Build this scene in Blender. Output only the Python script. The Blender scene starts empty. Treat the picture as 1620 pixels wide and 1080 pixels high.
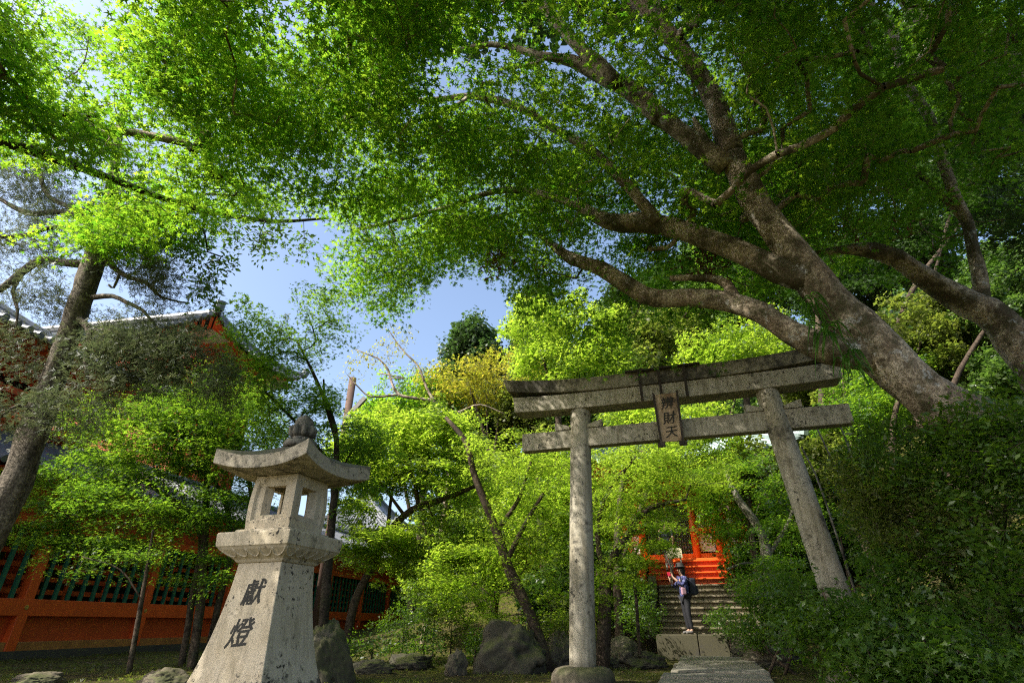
import bpy, bmesh, math, random
import numpy as np
from mathutils import Vector, Matrix, noise as mnoise
R = math.radians
random.seed(7); rng = np.random.default_rng(7)
sc = bpy.context.scene
COL = sc.collection

# ------------------------------------------------------------------ camera, sky, sun, exposure
F, TH, CAMZ = 844.0, R(27.9), 0.8
cam_d = bpy.data.cameras.new('camera'); cam = bpy.data.objects.new('camera', cam_d); COL.objects.link(cam)
cam.location = (0, 0, CAMZ); cam.rotation_euler = (R(90) + TH, 0, 0)
cam_d.sensor_width = 36; cam_d.lens = 36 * F / 1620; cam_d.clip_start = 0.05; cam_d.clip_end = 3000
sc.camera = cam
SUN = Vector((-0.66, -0.32, 0.70)).normalized()
w = bpy.data.worlds.new('World'); sc.world = w; w.use_nodes = True
nt = w.node_tree; bg = nt.nodes['Background']
sky = nt.nodes.new('ShaderNodeTexSky'); sky.sky_type = 'NISHITA'; sky.sun_disc = False
sky.sun_elevation = math.asin(SUN.z); sky.sun_rotation = math.atan2(SUN.x, SUN.y)
sky.air_density = 1.0; sky.dust_density = 3.2; sky.ozone_density = 1.0
nt.links.new(sky.outputs[0], bg.inputs[0]); bg.inputs[1].default_value = 0.15
sd = bpy.data.lights.new('sun', 'SUN'); sd.energy = 3.9; sd.angle = R(0.5); sd.color = (1, .955, .87)
so = bpy.data.objects.new('sun', sd); COL.objects.link(so)
so.rotation_euler = SUN.to_track_quat('Z', 'Y').to_euler()
sc.view_settings.view_transform = 'Standard'; sc.view_settings.look = 'None'
sc.view_settings.gamma = 1; sc.view_settings.exposure = 1.15
sc.cycles.max_bounces = 7; sc.cycles.diffuse_bounces = 4; sc.cycles.transmission_bounces = 5; sc.cycles.glossy_bounces = 2
sc.cycles.sample_clamp_indirect = 6; sc.cycles.pixel_filter_type = 'BLACKMAN_HARRIS'; sc.cycles.filter_width = 1.15; sc.cycles.use_denoising = False; sc.cycles.use_adaptive_sampling = False

# ------------------------------------------------------------------ helpers
cT, sT = math.cos(TH), math.sin(TH)
def P(px, py, Y):
    u = 540 - py; fw = F * cT - u * sT; up = F * sT + u * cT
    return Vector(((px - 810) / fw * Y, Y, CAMZ + up / fw * Y))
def PXS(px, py, Y):
    return Y / (F * cT - (540 - py) * sT)
def proj(p):
    p = np.atleast_2d(p); z = p[:, 2] - CAMZ
    fwd = p[:, 1] * cT + z * sT; up = -p[:, 1] * sT + z * cT
    fwd = np.where(fwd < 0.05, 0.05, fwd)
    return 810 + F * p[:, 0] / fwd, 540 - F * up / fwd

def tag(o, label=None, cat=None, group=None, kind=None):
    if label: o['label'] = label
    if cat: o['category'] = cat
    if group: o['group'] = group
    if kind: o['kind'] = kind
    return o
def empty(name, loc=(0, 0, 0), rz=0, label=None, cat=None, group=None):
    o = bpy.data.objects.new(name, None); COL.objects.link(o); o.location = loc; o.rotation_euler = (0, 0, rz)
    o.empty_display_size = .2
    return tag(o, label, cat, group)
def link(name, me, mat, parent=None, world=False):
    o = bpy.data.objects.new(name, me); COL.objects.link(o)
    if mat is not None:
        for m in (mat if isinstance(mat, (list, tuple)) else [mat]): me.materials.append(m)
    if parent is not None:
        o.parent = parent
        if world:
            o.matrix_parent_inverse = (Matrix.Translation(parent.location) @ Matrix.Rotation(parent.rotation_euler.z, 4, 'Z')).inverted()
    return o
class MB:
    def __init__(s): s.v = []; s.f = []; s.m = []
    def add(s, v, f, mi=0):
        n = len(s.v); s.v += [tuple(x) for x in v]; s.f += [tuple(i + n for i in q) for q in f]; s.m += [mi] * len(f)
        return s
    def box(s, c, d, rz=0, mi=0, M=None, taper=1.0):
        x, y, z = [k / 2 for k in d]; t = taper
        vs = [(-x, -y, -z), (x, -y, -z), (x, y, -z), (-x, y, -z), (-x * t, -y * t, z), (x * t, -y * t, z), (x * t, y * t, z), (-x * t, y * t, z)]
        if M is None: M = Matrix.Translation(c) @ Matrix.Rotation(rz, 4, 'Z')
        return s.add([M @ Vector(q) for q in vs], [(0, 3, 2, 1), (4, 5, 6, 7), (0, 1, 5, 4), (1, 2, 6, 5), (2, 3, 7, 6), (3, 0, 4, 7)], mi)
    def seg(s, a, b, w, h, mi=0):
        a = Vector(a); b = Vector(b); d = b - a; L = d.length
        M = Matrix.Translation((a + b) / 2) @ d.to_track_quat('X', 'Z').to_matrix().to_4x4()
        return s.box((0, 0, 0), (L, w, h), M=M, mi=mi)
    def tube(s, pts, rad, n=8, mi=0, cap=True, wob=0.0):
        pts = [Vector(p) for p in pts]
        if not hasattr(rad, '__len__'): rad = [rad] * len(pts)
        base = len(s.v); t0 = (pts[1] - pts[0]).normalized()
        u = t0.cross(Vector((0, 0, 1)));  u = u if u.length > .05 else t0.cross(Vector((0, 1, 0))); u.normalize()
        for i, p in enumerate(pts):
            t = (pts[min(i + 1, len(pts) - 1)] - pts[max(i - 1, 0)]).normalized()
            u = (u - t * u.dot(t)).normalized(); v = t.cross(u)
            for k in range(n):
                a = 2 * math.pi * k / n
                r = rad[i]
                if wob: r *= 1 + wob * (mnoise.noise(Vector((math.cos(a) * 1.3, math.sin(a) * 1.3, 0)) + p * 1.3)) + wob * .5 * mnoise.noise(Vector((math.cos(a) * 3, math.sin(a) * 3, 7)) + p * 4)
                s.v.append(tuple(p + (u * math.cos(a) + v * math.sin(a)) * r))
        for i in range(len(pts) - 1):
            for k in range(n):
                a = base + i * n + k; b = base + i * n + (k + 1) % n
                s.f.append((a, b, b + n, a + n)); s.m.append(mi)
        if cap:
            s.f.append(tuple(base + k for k in range(n))[::-1]); s.m.append(mi)
            e = base + (len(pts) - 1) * n; s.f.append(tuple(e + k for k in range(n))); s.m.append(mi)
        return s
    def lathe(s, c, prof, n=24, mi=0):
        c = Vector(c); base = len(s.v)
        for r, z in prof:
            for k in range(n):
                a = 2 * math.pi * k / n; s.v.append((c.x + r * math.cos(a), c.y + r * math.sin(a), c.z + z))
        for i in range(len(prof) - 1):
            for k in range(n):
                a = base + i * n + k; b = base + i * n + (k + 1) % n
                s.f.append((a, b, b + n, a + n)); s.m.append(mi)
        s.f.append(tuple(base + k for k in range(n))[::-1]); s.m.append(mi)
        e = base + (len(prof) - 1) * n; s.f.append(tuple(e + k for k in range(n))); s.m.append(mi)
        return s
    def mesh(s, name, smooth=False):
        me = bpy.data.meshes.new(name); me.from_pydata(s.v, [], s.f); me.update()
        if any(s.m): me.polygons.foreach_set('material_index', s.m)
        if smooth: me.polygons.foreach_set('use_smooth', [True] * len(me.polygons))
        return me
    def build(s, name, mat, parent=None, smooth=False, world=False, bevel=0):
        o = link(name, s.mesh(name, smooth), mat, parent, world)
        if bevel:
            b = o.modifiers.new('bevel', 'BEVEL'); b.width = bevel; b.segments = 2; b.limit_method = 'ANGLE'; b.angle_limit = R(35)
        return o
def np_mesh(name, V, Fc, rnd=None, smooth=False):
    """V (n,3), Fc (m,k) uniform polygons"""
    me = bpy.data.meshes.new(name); m, k = Fc.shape
    me.vertices.add(len(V)); me.vertices.foreach_set('co', np.ascontiguousarray(V, dtype=np.float32).ravel())
    me.loops.add(m * k); me.loops.foreach_set('vertex_index', np.ascontiguousarray(Fc, dtype=np.int32).ravel())
    me.polygons.add(m); me.polygons.foreach_set('loop_start', np.arange(0, m * k, k, dtype=np.int32))
    try: me.polygons.foreach_set('loop_total', np.full(m, k, dtype=np.int32))
    except Exception: pass
    me.update(calc_edges=True)
    if rnd is not None:
        at = me.attributes.new('rnd', 'FLOAT', 'FACE'); at.data.foreach_set('value', np.ascontiguousarray(rnd, dtype=np.float32))
    return me

# ------------------------------------------------------------------ materials
def nmat(name):
    m = bpy.data.materials.new(name); m.use_nodes = True; t = m.node_tree
    return m, t, t.nodes['Principled BSDF'], t.nodes['Material Output']
def nd(t, typ, **kw):
    n = t.nodes.new(typ)
    for k, v in kw.items():
        if k in n.inputs: n.inputs[k].default_value = v
        else: setattr(n, k, v)
    return n
def noise_tex(t, scale, detail=4, rough=.55, coord='Object', stretch=None):
    tc = nd(t, 'ShaderNodeTexCoord'); n = nd(t, 'ShaderNodeTexNoise'); n.inputs['Scale'].default_value = scale
    n.inputs['Detail'].default_value = detail; n.inputs['Roughness'].default_value = rough
    if stretch:
        mp = nd(t, 'ShaderNodeMapping'); mp.inputs['Scale'].default_value = stretch
        t.links.new(tc.outputs[coord], mp.inputs[0]); t.links.new(mp.outputs[0], n.inputs['Vector'])
    else: t.links.new(tc.outputs[coord], n.inputs['Vector'])
    return n.outputs['Fac']
def ramp(t, src, stops):
    r = nd(t, 'ShaderNodeValToRGB'); e = r.color_ramp.elements
    while len(e) < len(stops): e.new(.5)
    for i, (p, c) in enumerate(stops):
        e[i].position = p; e[i].color = (*c, 1) if len(c) == 3 else c
    t.links.new(src, r.inputs[0]); return r.outputs[0]
def mix(t, fac, a, b, mode='MIX'):
    m = nd(t, 'ShaderNodeMix'); m.data_type = 'RGBA'; m.blend_type = mode
    for i, x in ((0, fac), (6, a), (7, b)):
        if isinstance(x, (int, float)): m.inputs[i].default_value = x
        elif isinstance(x, tuple): m.inputs[i].default_value = (*x, 1)
        else: t.links.new(x, m.inputs[i])
    return m.outputs[2]
def bump(t, bs, src, strength, dist=.02):
    b = nd(t, 'ShaderNodeBump'); b.inputs['Strength'].default_value = strength; b.inputs['Distance'].default_value = dist
    t.links.new(src, b.inputs['Height']); t.links.new(b.outputs[0], bs.inputs['Normal'])
BW = lambda a: (a, a, a)

def leaf_mat(name, c1, c2, tr1, tr2, mixf=.5, rough=.45, spec=.35, scale=.6):
    m, t, bs, out = nmat(name)
    at = nd(t, 'ShaderNodeAttribute'); at.attribute_name = 'rnd'
    nz = noise_tex(t, scale, 3)
    ad = nd(t, 'ShaderNodeMath', operation='ADD'); t.links.new(at.outputs['Fac'], ad.inputs[0]); t.links.new(nz, ad.inputs[1])
    mu = nd(t, 'ShaderNodeMath', operation='MULTIPLY'); t.links.new(ad.outputs[0], mu.inputs[0]); mu.inputs[1].default_value = .5
    fac = ramp(t, mu.outputs[0], [(.25, BW(0)), (.75, BW(1))])
    col = mix(t, fac, c1, c2); trc = mix(t, fac, tr1, tr2)
    t.links.new(col, bs.inputs['Base Color']); bs.inputs['Roughness'].default_value = rough
    bs.inputs['Specular IOR Level'].default_value = spec
    tl = nd(t, 'ShaderNodeBsdfTranslucent'); t.links.new(trc, tl.inputs[0])
    ms = nd(t, 'ShaderNodeMixShader'); ms.inputs[0].default_value = mixf
    t.links.new(bs.outputs[0], ms.inputs[1]); t.links.new(tl.outputs[0], ms.inputs[2]); t.links.new(ms.outputs[0], out.inputs[0])
    return m
M = {}
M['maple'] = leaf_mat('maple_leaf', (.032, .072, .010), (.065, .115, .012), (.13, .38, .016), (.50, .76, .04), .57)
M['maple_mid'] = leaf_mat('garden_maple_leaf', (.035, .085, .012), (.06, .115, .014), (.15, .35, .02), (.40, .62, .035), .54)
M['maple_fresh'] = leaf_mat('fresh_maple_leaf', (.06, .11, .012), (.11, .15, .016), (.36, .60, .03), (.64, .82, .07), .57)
M['maple_shaded'] = leaf_mat('shaded_maple_leaf', (.025, .06, .010), (.045, .085, .012), (.11, .30, .010), (.22, .42, .012), .5)  # maple leaf darkened, shade of the right-hand crown put into the colour
M['broad'] = leaf_mat('broad_leaf', (.04, .08, .02), (.075, .11, .03), (.16, .34, .04), (.28, .46, .06), .4, .35, .5)
M['shrub'] = leaf_mat('shrub_leaf', (.038, .085, .014), (.07, .115, .018), (.14, .32, .015), (.28, .46, .02), .42, .38, .5)
M['evergreen'] = leaf_mat('evergreen_leaf', (.03, .06, .02), (.055, .085, .03), (.08, .18, .03), (.14, .26, .05), .3, .4, .4)
M['needle'] = leaf_mat('needle', (.075, .10, .055), (.12, .13, .07), (.15, .21, .08), (.24, .27, .11), .3, .5, .3)
M['yellow'] = leaf_mat('yellow_leaf', (.13, .15, .02), (.2, .17, .025), (.42, .50, .03), (.7, .62, .06), .5)
M['olive'] = leaf_mat('olive_leaf', (.06, .08, .02), (.1, .11, .025), (.24, .36, .04), (.42, .5, .06), .45)
M['withered'] = leaf_mat('withered_leaf', (.10, .05, .028), (.16, .08, .04), (.2, .09, .04), (.26, .13, .06), .3)
M['litter'] = leaf_mat('litter_leaf', (.12, .08, .04), (.2, .15, .08), (.1, .07, .03), (.14, .1, .04), .15)

def bark(name, dark, light, lich, scale=6, stretch=(1, 1, .35), bs_=.6, lam=.6):
    m, t, bs, out = nmat(name)
    a = noise_tex(t, scale, 6, .65, stretch=stretch); b = noise_tex(t, 2.2, 4, .6); c = noise_tex(t, 26, 4, .7)
    col = mix(t, ramp(t, a, [(.35, BW(0)), (.65, BW(1))]), dark, light)
    col = mix(t, ramp(t, b, [(lam - .06, BW(0)), (lam + .06, BW(1))]), col, lich)
    d = noise_tex(t, 5.5, 5, .7); col = mix(t, ramp(t, d, [(.56, BW(0)), (.62, BW(.8))]), col, tuple(k * .3 for k in dark))
    col = mix(t, ramp(t, d, [(.36, BW(.6)), (.42, BW(0))]), col, tuple(min(.6, k * 1.35) for k in light))
    col = mix(t, ramp(t, c, [(.40, BW(.75)), (.6, BW(0))]), col, tuple(k * .35 for k in dark))
    t.links.new(col, bs.inputs['Base Color']); bs.inputs['Roughness'].default_value = .9; bs.inputs['Specular IOR Level'].default_value = .2
    bump(t, bs, mix(t, .5, a, c), bs_, .05); return m
M['maple_bark'] = bark('maple_bark', (.27, .195, .13), (.68, .57, .43), (.075, .07, .035), lam=.54, bs_=1.0, scale=2.6, stretch=(1, 1, .8))
M['pale_bark'] = bark('pale_bark', (.2, .17, .13), (.42, .38, .31), (.09, .09, .05), lam=.6)
M['thin_bark'] = bark('thin_bark', (.06, .042, .03), (.13, .095, .065), (.06, .06, .04), bs_=.2)
M['dark_bark'] = bark('dark_bark', (.03, .024, .018), (.07, .055, .04), (.03, .035, .015))
M['pine_bark'] = bark('pine_bark', (.075, .06, .045), (.30, .25, .19), (.14, .12, .085), scale=9, stretch=(1.6, 1.6, .16), bs_=1.0)

def mrange(t, src, a, b):
    m = nd(t, 'ShaderNodeMapRange'); t.links.new(src, m.inputs[0]); m.inputs[1].default_value = a; m.inputs[2].default_value = b; m.inputs[3].default_value = 0; m.inputs[4].default_value = .9; m.clamp = True
    return m.outputs[0]
def stone(name, base=(.36, .34, .29), dark=(.06, .055, .045), speck=.5, stain=.62, moss=0.0, topdark=0.0, sscale=1.6, streak=0, foot=0):
    m, t, bs, out = nmat(name)
    g = noise_tex(t, 62, 3, .85); s1 = noise_tex(t, sscale, 6, .65); s2 = noise_tex(t, 11, 5, .75); s3 = noise_tex(t, 3.2, 4, .6)
    col = mix(t, ramp(t, g, [(.33, BW(1)), (.5, BW(0))]), base, tuple(k * speck for k in base))
    col = mix(t, ramp(t, s3, [(.4, BW(0)), (.75, BW(.6))]), col, (base[0] * .78, base[1] * .74, base[2] * .62))
    st = mix(t, .45, s1, s2)
    geo = nd(t, 'ShaderNodeNewGeometry'); sx = nd(t, 'ShaderNodeSeparateXYZ'); t.links.new(geo.outputs['Normal'], sx.inputs[0])
    if topdark:
        mm = nd(t, 'ShaderNodeMath', operation='MULTIPLY_ADD'); mm.use_clamp = False
        cl = nd(t, 'ShaderNodeClamp'); t.links.new(sx.outputs[2], cl.inputs[0])
        t.links.new(cl.outputs[0], mm.inputs[0]); mm.inputs[1].default_value = topdark; t.links.new(st, mm.inputs[2]); st2 = mm.outputs[0]
    else: st2 = st
    col = mix(t, ramp(t, st2, [(stain - .05, BW(0)), (stain + .05, BW(.92))]), col, dark)
    if streak:
        sk = noise_tex(t, 7, 5, .65, stretch=(1.4, 1.4, .16)); col = mix(t, ramp(t, sk, [(.47, BW(0)), (.62, BW(streak))]), col, (base[0] * .42, base[1] * .4, base[2] * .34))
    if foot:
        tc = nd(t, 'ShaderNodeTexCoord'); sz = nd(t, 'ShaderNodeSeparateXYZ'); t.links.new(tc.outputs['Object'], sz.inputs[0]); fn_ = noise_tex(t, 5, 6, .75)
        m3 = nd(t, 'ShaderNodeMath', operation='MULTIPLY_ADD'); t.links.new(fn_, m3.inputs[0]); m3.inputs[1].default_value = -1.6; t.links.new(sz.outputs[2], m3.inputs[2])
        m4 = nd(t, 'ShaderNodeMath', operation='MULTIPLY_ADD'); t.links.new(sz.outputs[0], m4.inputs[0]); m4.inputs[1].default_value = -1.6; t.links.new(m3.outputs[0], m4.inputs[2])
        col = mix(t, mrange(t, m4.outputs[0], -1.12, -1.24), col, dark)
    sp = noise_tex(t, 17, 4, .75); msk = noise_tex(t, 2.0, 2, .5)
    pm = nd(t, 'ShaderNodeMath', operation='MULTIPLY'); t.links.new(ramp(t, sp, [(.575, BW(0)), (.61, BW(1))]), pm.inputs[0]); t.links.new(ramp(t, msk, [(.45, BW(0)), (.58, BW(1))]), pm.inputs[1])
    col = mix(t, pm.outputs[0], col, tuple(k * .8 for k in dark))
    if moss:
        mm = nd(t, 'ShaderNodeMath', operation='MULTIPLY'); t.links.new(sx.outputs[2], mm.inputs[0]); t.links.new(ramp(t, s1, [(.42, BW(0)), (.55, BW(1))]), mm.inputs[1])
        m2 = nd(t, 'ShaderNodeMath', operation='MULTIPLY'); m2.use_clamp = True; t.links.new(mm.outputs[0], m2.inputs[0]); m2.inputs[1].default_value = moss
        col = mix(t, m2.outputs[0], col, (.085, .10, .02))
    t.links.new(col, bs.inputs['Base Color']); bs.inputs['Roughness'].default_value = .88; bs.inputs['Specular IOR Level'].default_value = .25
    bump(t, bs, mix(t, .35, s2, g), .28, .015); return m
M['granite'] = stone('granite', (.57, .485, .355), stain=.61, speck=.6, streak=.4, foot=1)
M['granite_roof'] = stone('granite_roof', (.45, .39, .30), stain=.53, topdark=.22, moss=.5)
M['finial_stone'] = stone('finial_stone', (.22, .2, .17), stain=.52)
M['torii_stone'] = stone('torii_stone', (.44, .395, .305), streak=.6, stain=.57, speck=.5, sscale=2.6)
M['torii_top'] = stone('torii_top', (.32, .285, .21), stain=.475, speck=.55)
M['rock'] = stone('rock', (.08, .072, .052), stain=.54, moss=.8, speck=.6)
M['rock_pale'] = stone('rock_pale', (.135, .112, .08), stain=.54, moss=.6, speck=.6)
M['slab'] = stone('slab_stone', (.23, .21, .165), stain=.62, speck=.7)
M['step_stone'] = stone('step_stone', (.22, .185, .125), stain=.60, speck=.7, moss=.1)
M['landing'] = stone('shaded_landing_stone', (.075, .068, .04), stain=.60, speck=.7)  # step stone darkened, the shade on the landing is put into its colour

def paint(name, col, var=.25, rough=.5, sc_=3):
    m, t, bs, out = nmat(name); a = noise_tex(t, sc_, 5, .6); b = noise_tex(t, 30, 3, .6)
    c = mix(t, ramp(t, a, [(.35, BW(0)), (.7, BW(1))]), col, tuple(k * (1 - var) for k in col))
    c = mix(t, ramp(t, b, [(.3, BW(.5)), (.45, BW(0))]), c, tuple(k * .55 for k in col))
    t.links.new(c, bs.inputs['Base Color']); bs.inputs['Roughness'].default_value = rough; bump(t, bs, b, .12, .01); return m
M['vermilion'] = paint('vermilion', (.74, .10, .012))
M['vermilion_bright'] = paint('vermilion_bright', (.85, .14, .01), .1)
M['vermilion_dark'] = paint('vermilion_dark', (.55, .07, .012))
M['ochre'] = paint('ochre_board', (.42, .17, .045), .4)
M['green'] = paint('green_paint', (.012, .13, .075))
M['white'] = paint('plaster', (.72, .7, .64), .1, .8)
M['yellow_paint'] = paint('yellow_paint', (.7, .42, .05), .1)
M['black'] = paint('black_lacquer', (.012, .011, .01), .1, .4)
M['darkwood'] = paint('dark_wood', (.04, .028, .02), .3, .8)
M['polewood'] = paint('pole_wood', (.13, .075, .05), .4, .85, 8)
M['greywood'] = paint('grey_wood', (.26, .25, .22), .3, .85, 8)
M['ink'] = paint('carved_ink', (.035, .033, .028), .1, .9)
M['brass'] = paint('brass', (.5, .3, .06), .2, .45)
M['cream'] = paint('cream_board', (.65, .58, .38), .1, .7)
M['tile'] = paint('roof_tile', (.17, .18, .19), .35, .38, 4)
M['copper'] = paint('pale_copper_roof', (.36, .45, .44), .25, .5, 2)
def plaque_mat():
    m, t, bs, out = nmat('plaque_wood'); a = noise_tex(t, 7, 5, .6, stretch=(1, 1, .25)); b = noise_tex(t, 3.5, 4, .6)
    c = mix(t, ramp(t, a, [(.35, BW(0)), (.65, BW(1))]), (.2, .12, .065), (.52, .39, .25))
    c = mix(t, ramp(t, b, [(.55, BW(0)), (.68, BW(.85))]), c, (.04, .03, .02))
    t.links.new(c, bs.inputs['Base Color']); bs.inputs['Roughness'].default_value = .8; return m
M['plaque'] = plaque_mat()
def flat(name, col, rough=.8):
    m, t, bs, out = nmat(name); a = noise_tex(t, 25, 3); c = mix(t, ramp(t, a, [(.35, BW(0)), (.65, BW(1))]), col, tuple(k * .7 for k in col))
    t.links.new(c, bs.inputs['Base Color']); bs.inputs['Roughness'].default_value = rough; return m
M['skin'] = flat('skin', (.5, .3, .21)); M['hair'] = flat('hair', (.02, .015, .012)); M['hat'] = flat('hat', (.025, .022, .02))
M['trousers'] = flat('trousers', (.012, .012, .016)); M['pack'] = flat('backpack', (.012, .015, .028)); M['shoe'] = flat('shoe', (.16, .15, .14))
M['pinkbag'] = flat('pink_bag', (.42, .24, .30)); M['redphone'] = flat('red_phone', (.6, .03, .07), .4); M['sock'] = flat('sock', (.6, .6, .6))
def shirt():
    m, t, bs, out = nmat('shirt'); v = nd(t, 'ShaderNodeTexVoronoi'); v.inputs['Scale'].default_value = 22
    tc = nd(t, 'ShaderNodeTexCoord'); t.links.new(tc.outputs['Object'], v.inputs['Vector'])
    c = ramp(t, v.outputs['Distance'], [(.12, (.26, .28, .42)), (.35, (.05, .055, .17)), (.7, (.02, .02, .08))])
    t.links.new(c, bs.inputs['Base Color']); bs.inputs['Roughness'].default_value = .85; return m
M['shirt'] = shirt()
def ground_mat():
    m, t, bs, out = nmat('moss_ground')
    a = noise_tex(t, 1.1, 6, .65); b = noise_tex(t, 9, 6, .7); c = noise_tex(t, 60, 4, .7)
    col = mix(t, ramp(t, a, [(.4, BW(0)), (.62, BW(1))]), (.045, .036, .02), (.075, .082, .014))
    col = mix(t, ramp(t, b, [(.5, BW(0)), (.66, BW(.8))]), col, (.19, .165, .03))
    col = mix(t, ramp(t, b, [(.3, BW(.9)), (.42, BW(0))]), col, (.03, .026, .016))
    col = mix(t, ramp(t, c, [(.3, BW(.6)), (.5, BW(0))]), col, (.03, .03, .012))
    t.links.new(col, bs.inputs['Base Color']); bs.inputs['Roughness'].default_value = .95; bs.inputs['Specular IOR Level'].default_value = .1
    bump(t, bs, mix(t, .5, b, c), .9, .05); return m
M['ground'] = ground_mat()

# ------------------------------------------------------------------ leaves and trees
def tmpl(kind):
    if kind == 'maple':      # five pointed lobes: five kites round the centre
        V = [(0, 0, 0)]; Fc = []
        ang = [90, 38, -22, 142, 202]; ln = [1, .92, .6, .92, .6]
        order = [4, 3, 0, 1, 2]
        A = [ang[i] if ang[i] != 202 else 202 for i in order]; L = [ln[i] for i in order]
        for i in range(5):
            a = R(A[i]); V.append((math.cos(a) * L[i], math.sin(a) * L[i], -.16 * L[i]))
        nts = [R(A[0] + 30)] + [R((A[i] + A[i + 1]) / 2) for i in range(4)] + [R(A[4] - 30)]
        for k, a in enumerate(nts): V.append((math.cos(a) * .3, math.sin(a) * .3, .03))
        for i in range(5): Fc.append((0, 6 + i, 1 + i, 7 + i))
        V = np.array(V); V[:, :2] *= .5; V[:, 2] *= .5
        return V, np.array(Fc)
    if kind == 'star':       # three lobes, lighter, for trees farther away
        V = [(0, 0, 0), (0, .55, -.08), (.5, .1, -.1), (-.5, .1, -.1), (.14, .2, 0), (-.14, .2, 0), (.12, -.12, 0), (-.12, -.12, 0)]
        Fc = [(0, 4, 1, 5), (0, 6, 2, 4), (0, 5, 3, 7)]
        return np.array(V), np.array(Fc)
    if kind == 'oval':
        return np.array([(0, -.5, 0), (.21, 0, .04), (0, .5, -.06), (-.21, 0, .04)]), np.array([(0, 1, 2, 3)])
    if kind == 'clump':      # a torn tuft for far crowns
        V = [(-.5, -.2, 0), (-.05, -.12, .1), (.0, .5, 0), (-.3, .25, -.1), (.5, -.1, 0), (.25, .3, .05), (.1, -.5, -.05), (.3, -.2, .1)]
        return np.array(V), np.array([(0, 1, 2, 3), (1, 4, 5, 2), (6, 7, 4, 1)])
    if kind == 'needle':
        V = [(0, 0, 0), (.05, .5, 0), (0, 1, -.05), (-.05, .5, 0), (.25, .1, 0), (.5, .7, 0), (.42, .85, -.02), (.2, .5, .02), (-.25, .1, 0), (-.2, .5, .02), (-.42, .85, -.02), (-.5, .7, 0)]
        return np.array(V), np.array([(0, 1, 2, 3), (0, 5, 6, 7), (0, 9, 10, 11)])
TM = {k: tmpl(k) for k in ('maple', 'star', 'oval', 'clump', 'needle')}
def leaf_geo(C, Nrm, size, kind, rg, along=None):
    V0, F0 = TM[kind]; n = len(C)
    Nrm = Nrm / np.linalg.norm(Nrm, axis=1, keepdims=True)
    if along is None: h = rg.normal(size=(n, 3))
    else: h = along + rg.normal(size=(n, 3)) * .25
    T = h - Nrm * np.sum(h * Nrm, axis=1, keepdims=True); T /= np.linalg.norm(T, axis=1, keepdims=True) + 1e-9
    B = np.cross(T, Nrm)
    V = C[:, None, :] + size[:, None, None] * (V0[None, :, 0, None] * B[:, None, :] + V0[None, :, 1, None] * T[:, None, :] + V0[None, :, 2, None] * Nrm[:, None, :])
    Fc = F0[None] + (np.arange(n) * len(V0))[:, None, None]
    rnd = np.repeat(rg.random(n), len(F0))
    return V.reshape(-1, 3), Fc.reshape(-1, 4), rnd
def spray_leaves(tips, dirs, kind, per, rad, size, rg, flatness=.18, tilt=.35, droop=.35):
    """every tip carries one flat spray of leaves"""
    n = len(tips); k = per
    r = rad * np.sqrt(rg.random((n, k))) * rg.uniform(.75, 1.25, (n, 1)); a = rg.random((n, k)) * 2 * np.pi
    d = dirs / (np.linalg.norm(dirs, axis=1, keepdims=True) + 1e-9); d[:, 2] *= .5
    side = np.cross(d, np.array([0, 0, 1.0])); side /= np.linalg.norm(side, axis=1, keepdims=True) + 1e-9
    nn = np.cross(side, d); nn /= np.linalg.norm(nn, axis=1, keepdims=True) + 1e-9
    nn += rg.normal(size=nn.shape) * .16
    x = np.cos(a) * r * 1.25; y = np.sin(a) * r * .85; z = rg.normal(size=(n, k)) * rad * flatness - droop * (r ** 2) / max(rad, .01) * .5
    C = tips[:, None] + x[..., None] * d[:, None] + y[..., None] * side[:, None] + z[..., None] * nn[:, None]
    N = nn[:, None] + rg.normal(size=(n, k, 3)) * tilt + (x[..., None] * d[:, None] + y[..., None] * side[:, None]) * .4
    out = (x[..., None] * d[:, None] + y[..., None] * side[:, None]) / rad + d[:, None] * .5
    s = size * rg.uniform(.5, 1.35, (n, k)) * rg.uniform(.8, 1.15, (n, 1))
    return leaf_geo(C.reshape(-1, 3), N.reshape(-1, 3), s.ravel(), kind, rg, out.reshape(-1, 3))
def catmull(pts, step=.3):
    pts = [np.array(p, float) for p in pts]; P_ = [2 * pts[0] - pts[1]] + pts + [2 * pts[-1] - pts[-2]]; o = []
    for i in range(1, len(P_) - 2):
        a, b, c, d = P_[i - 1:i + 3]; n = max(2, int(np.linalg.norm((c - b)[:3]) / step))
        for j in range(n):
            t = j / n; o.append(.5 * ((2 * b) + (-a + c) * t + (2 * a - 5 * b + 4 * c - d) * t * t + (-a + 3 * b - 3 * c + d) * t ** 3))
    o.append(pts[-1]); return np.array(o)
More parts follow.
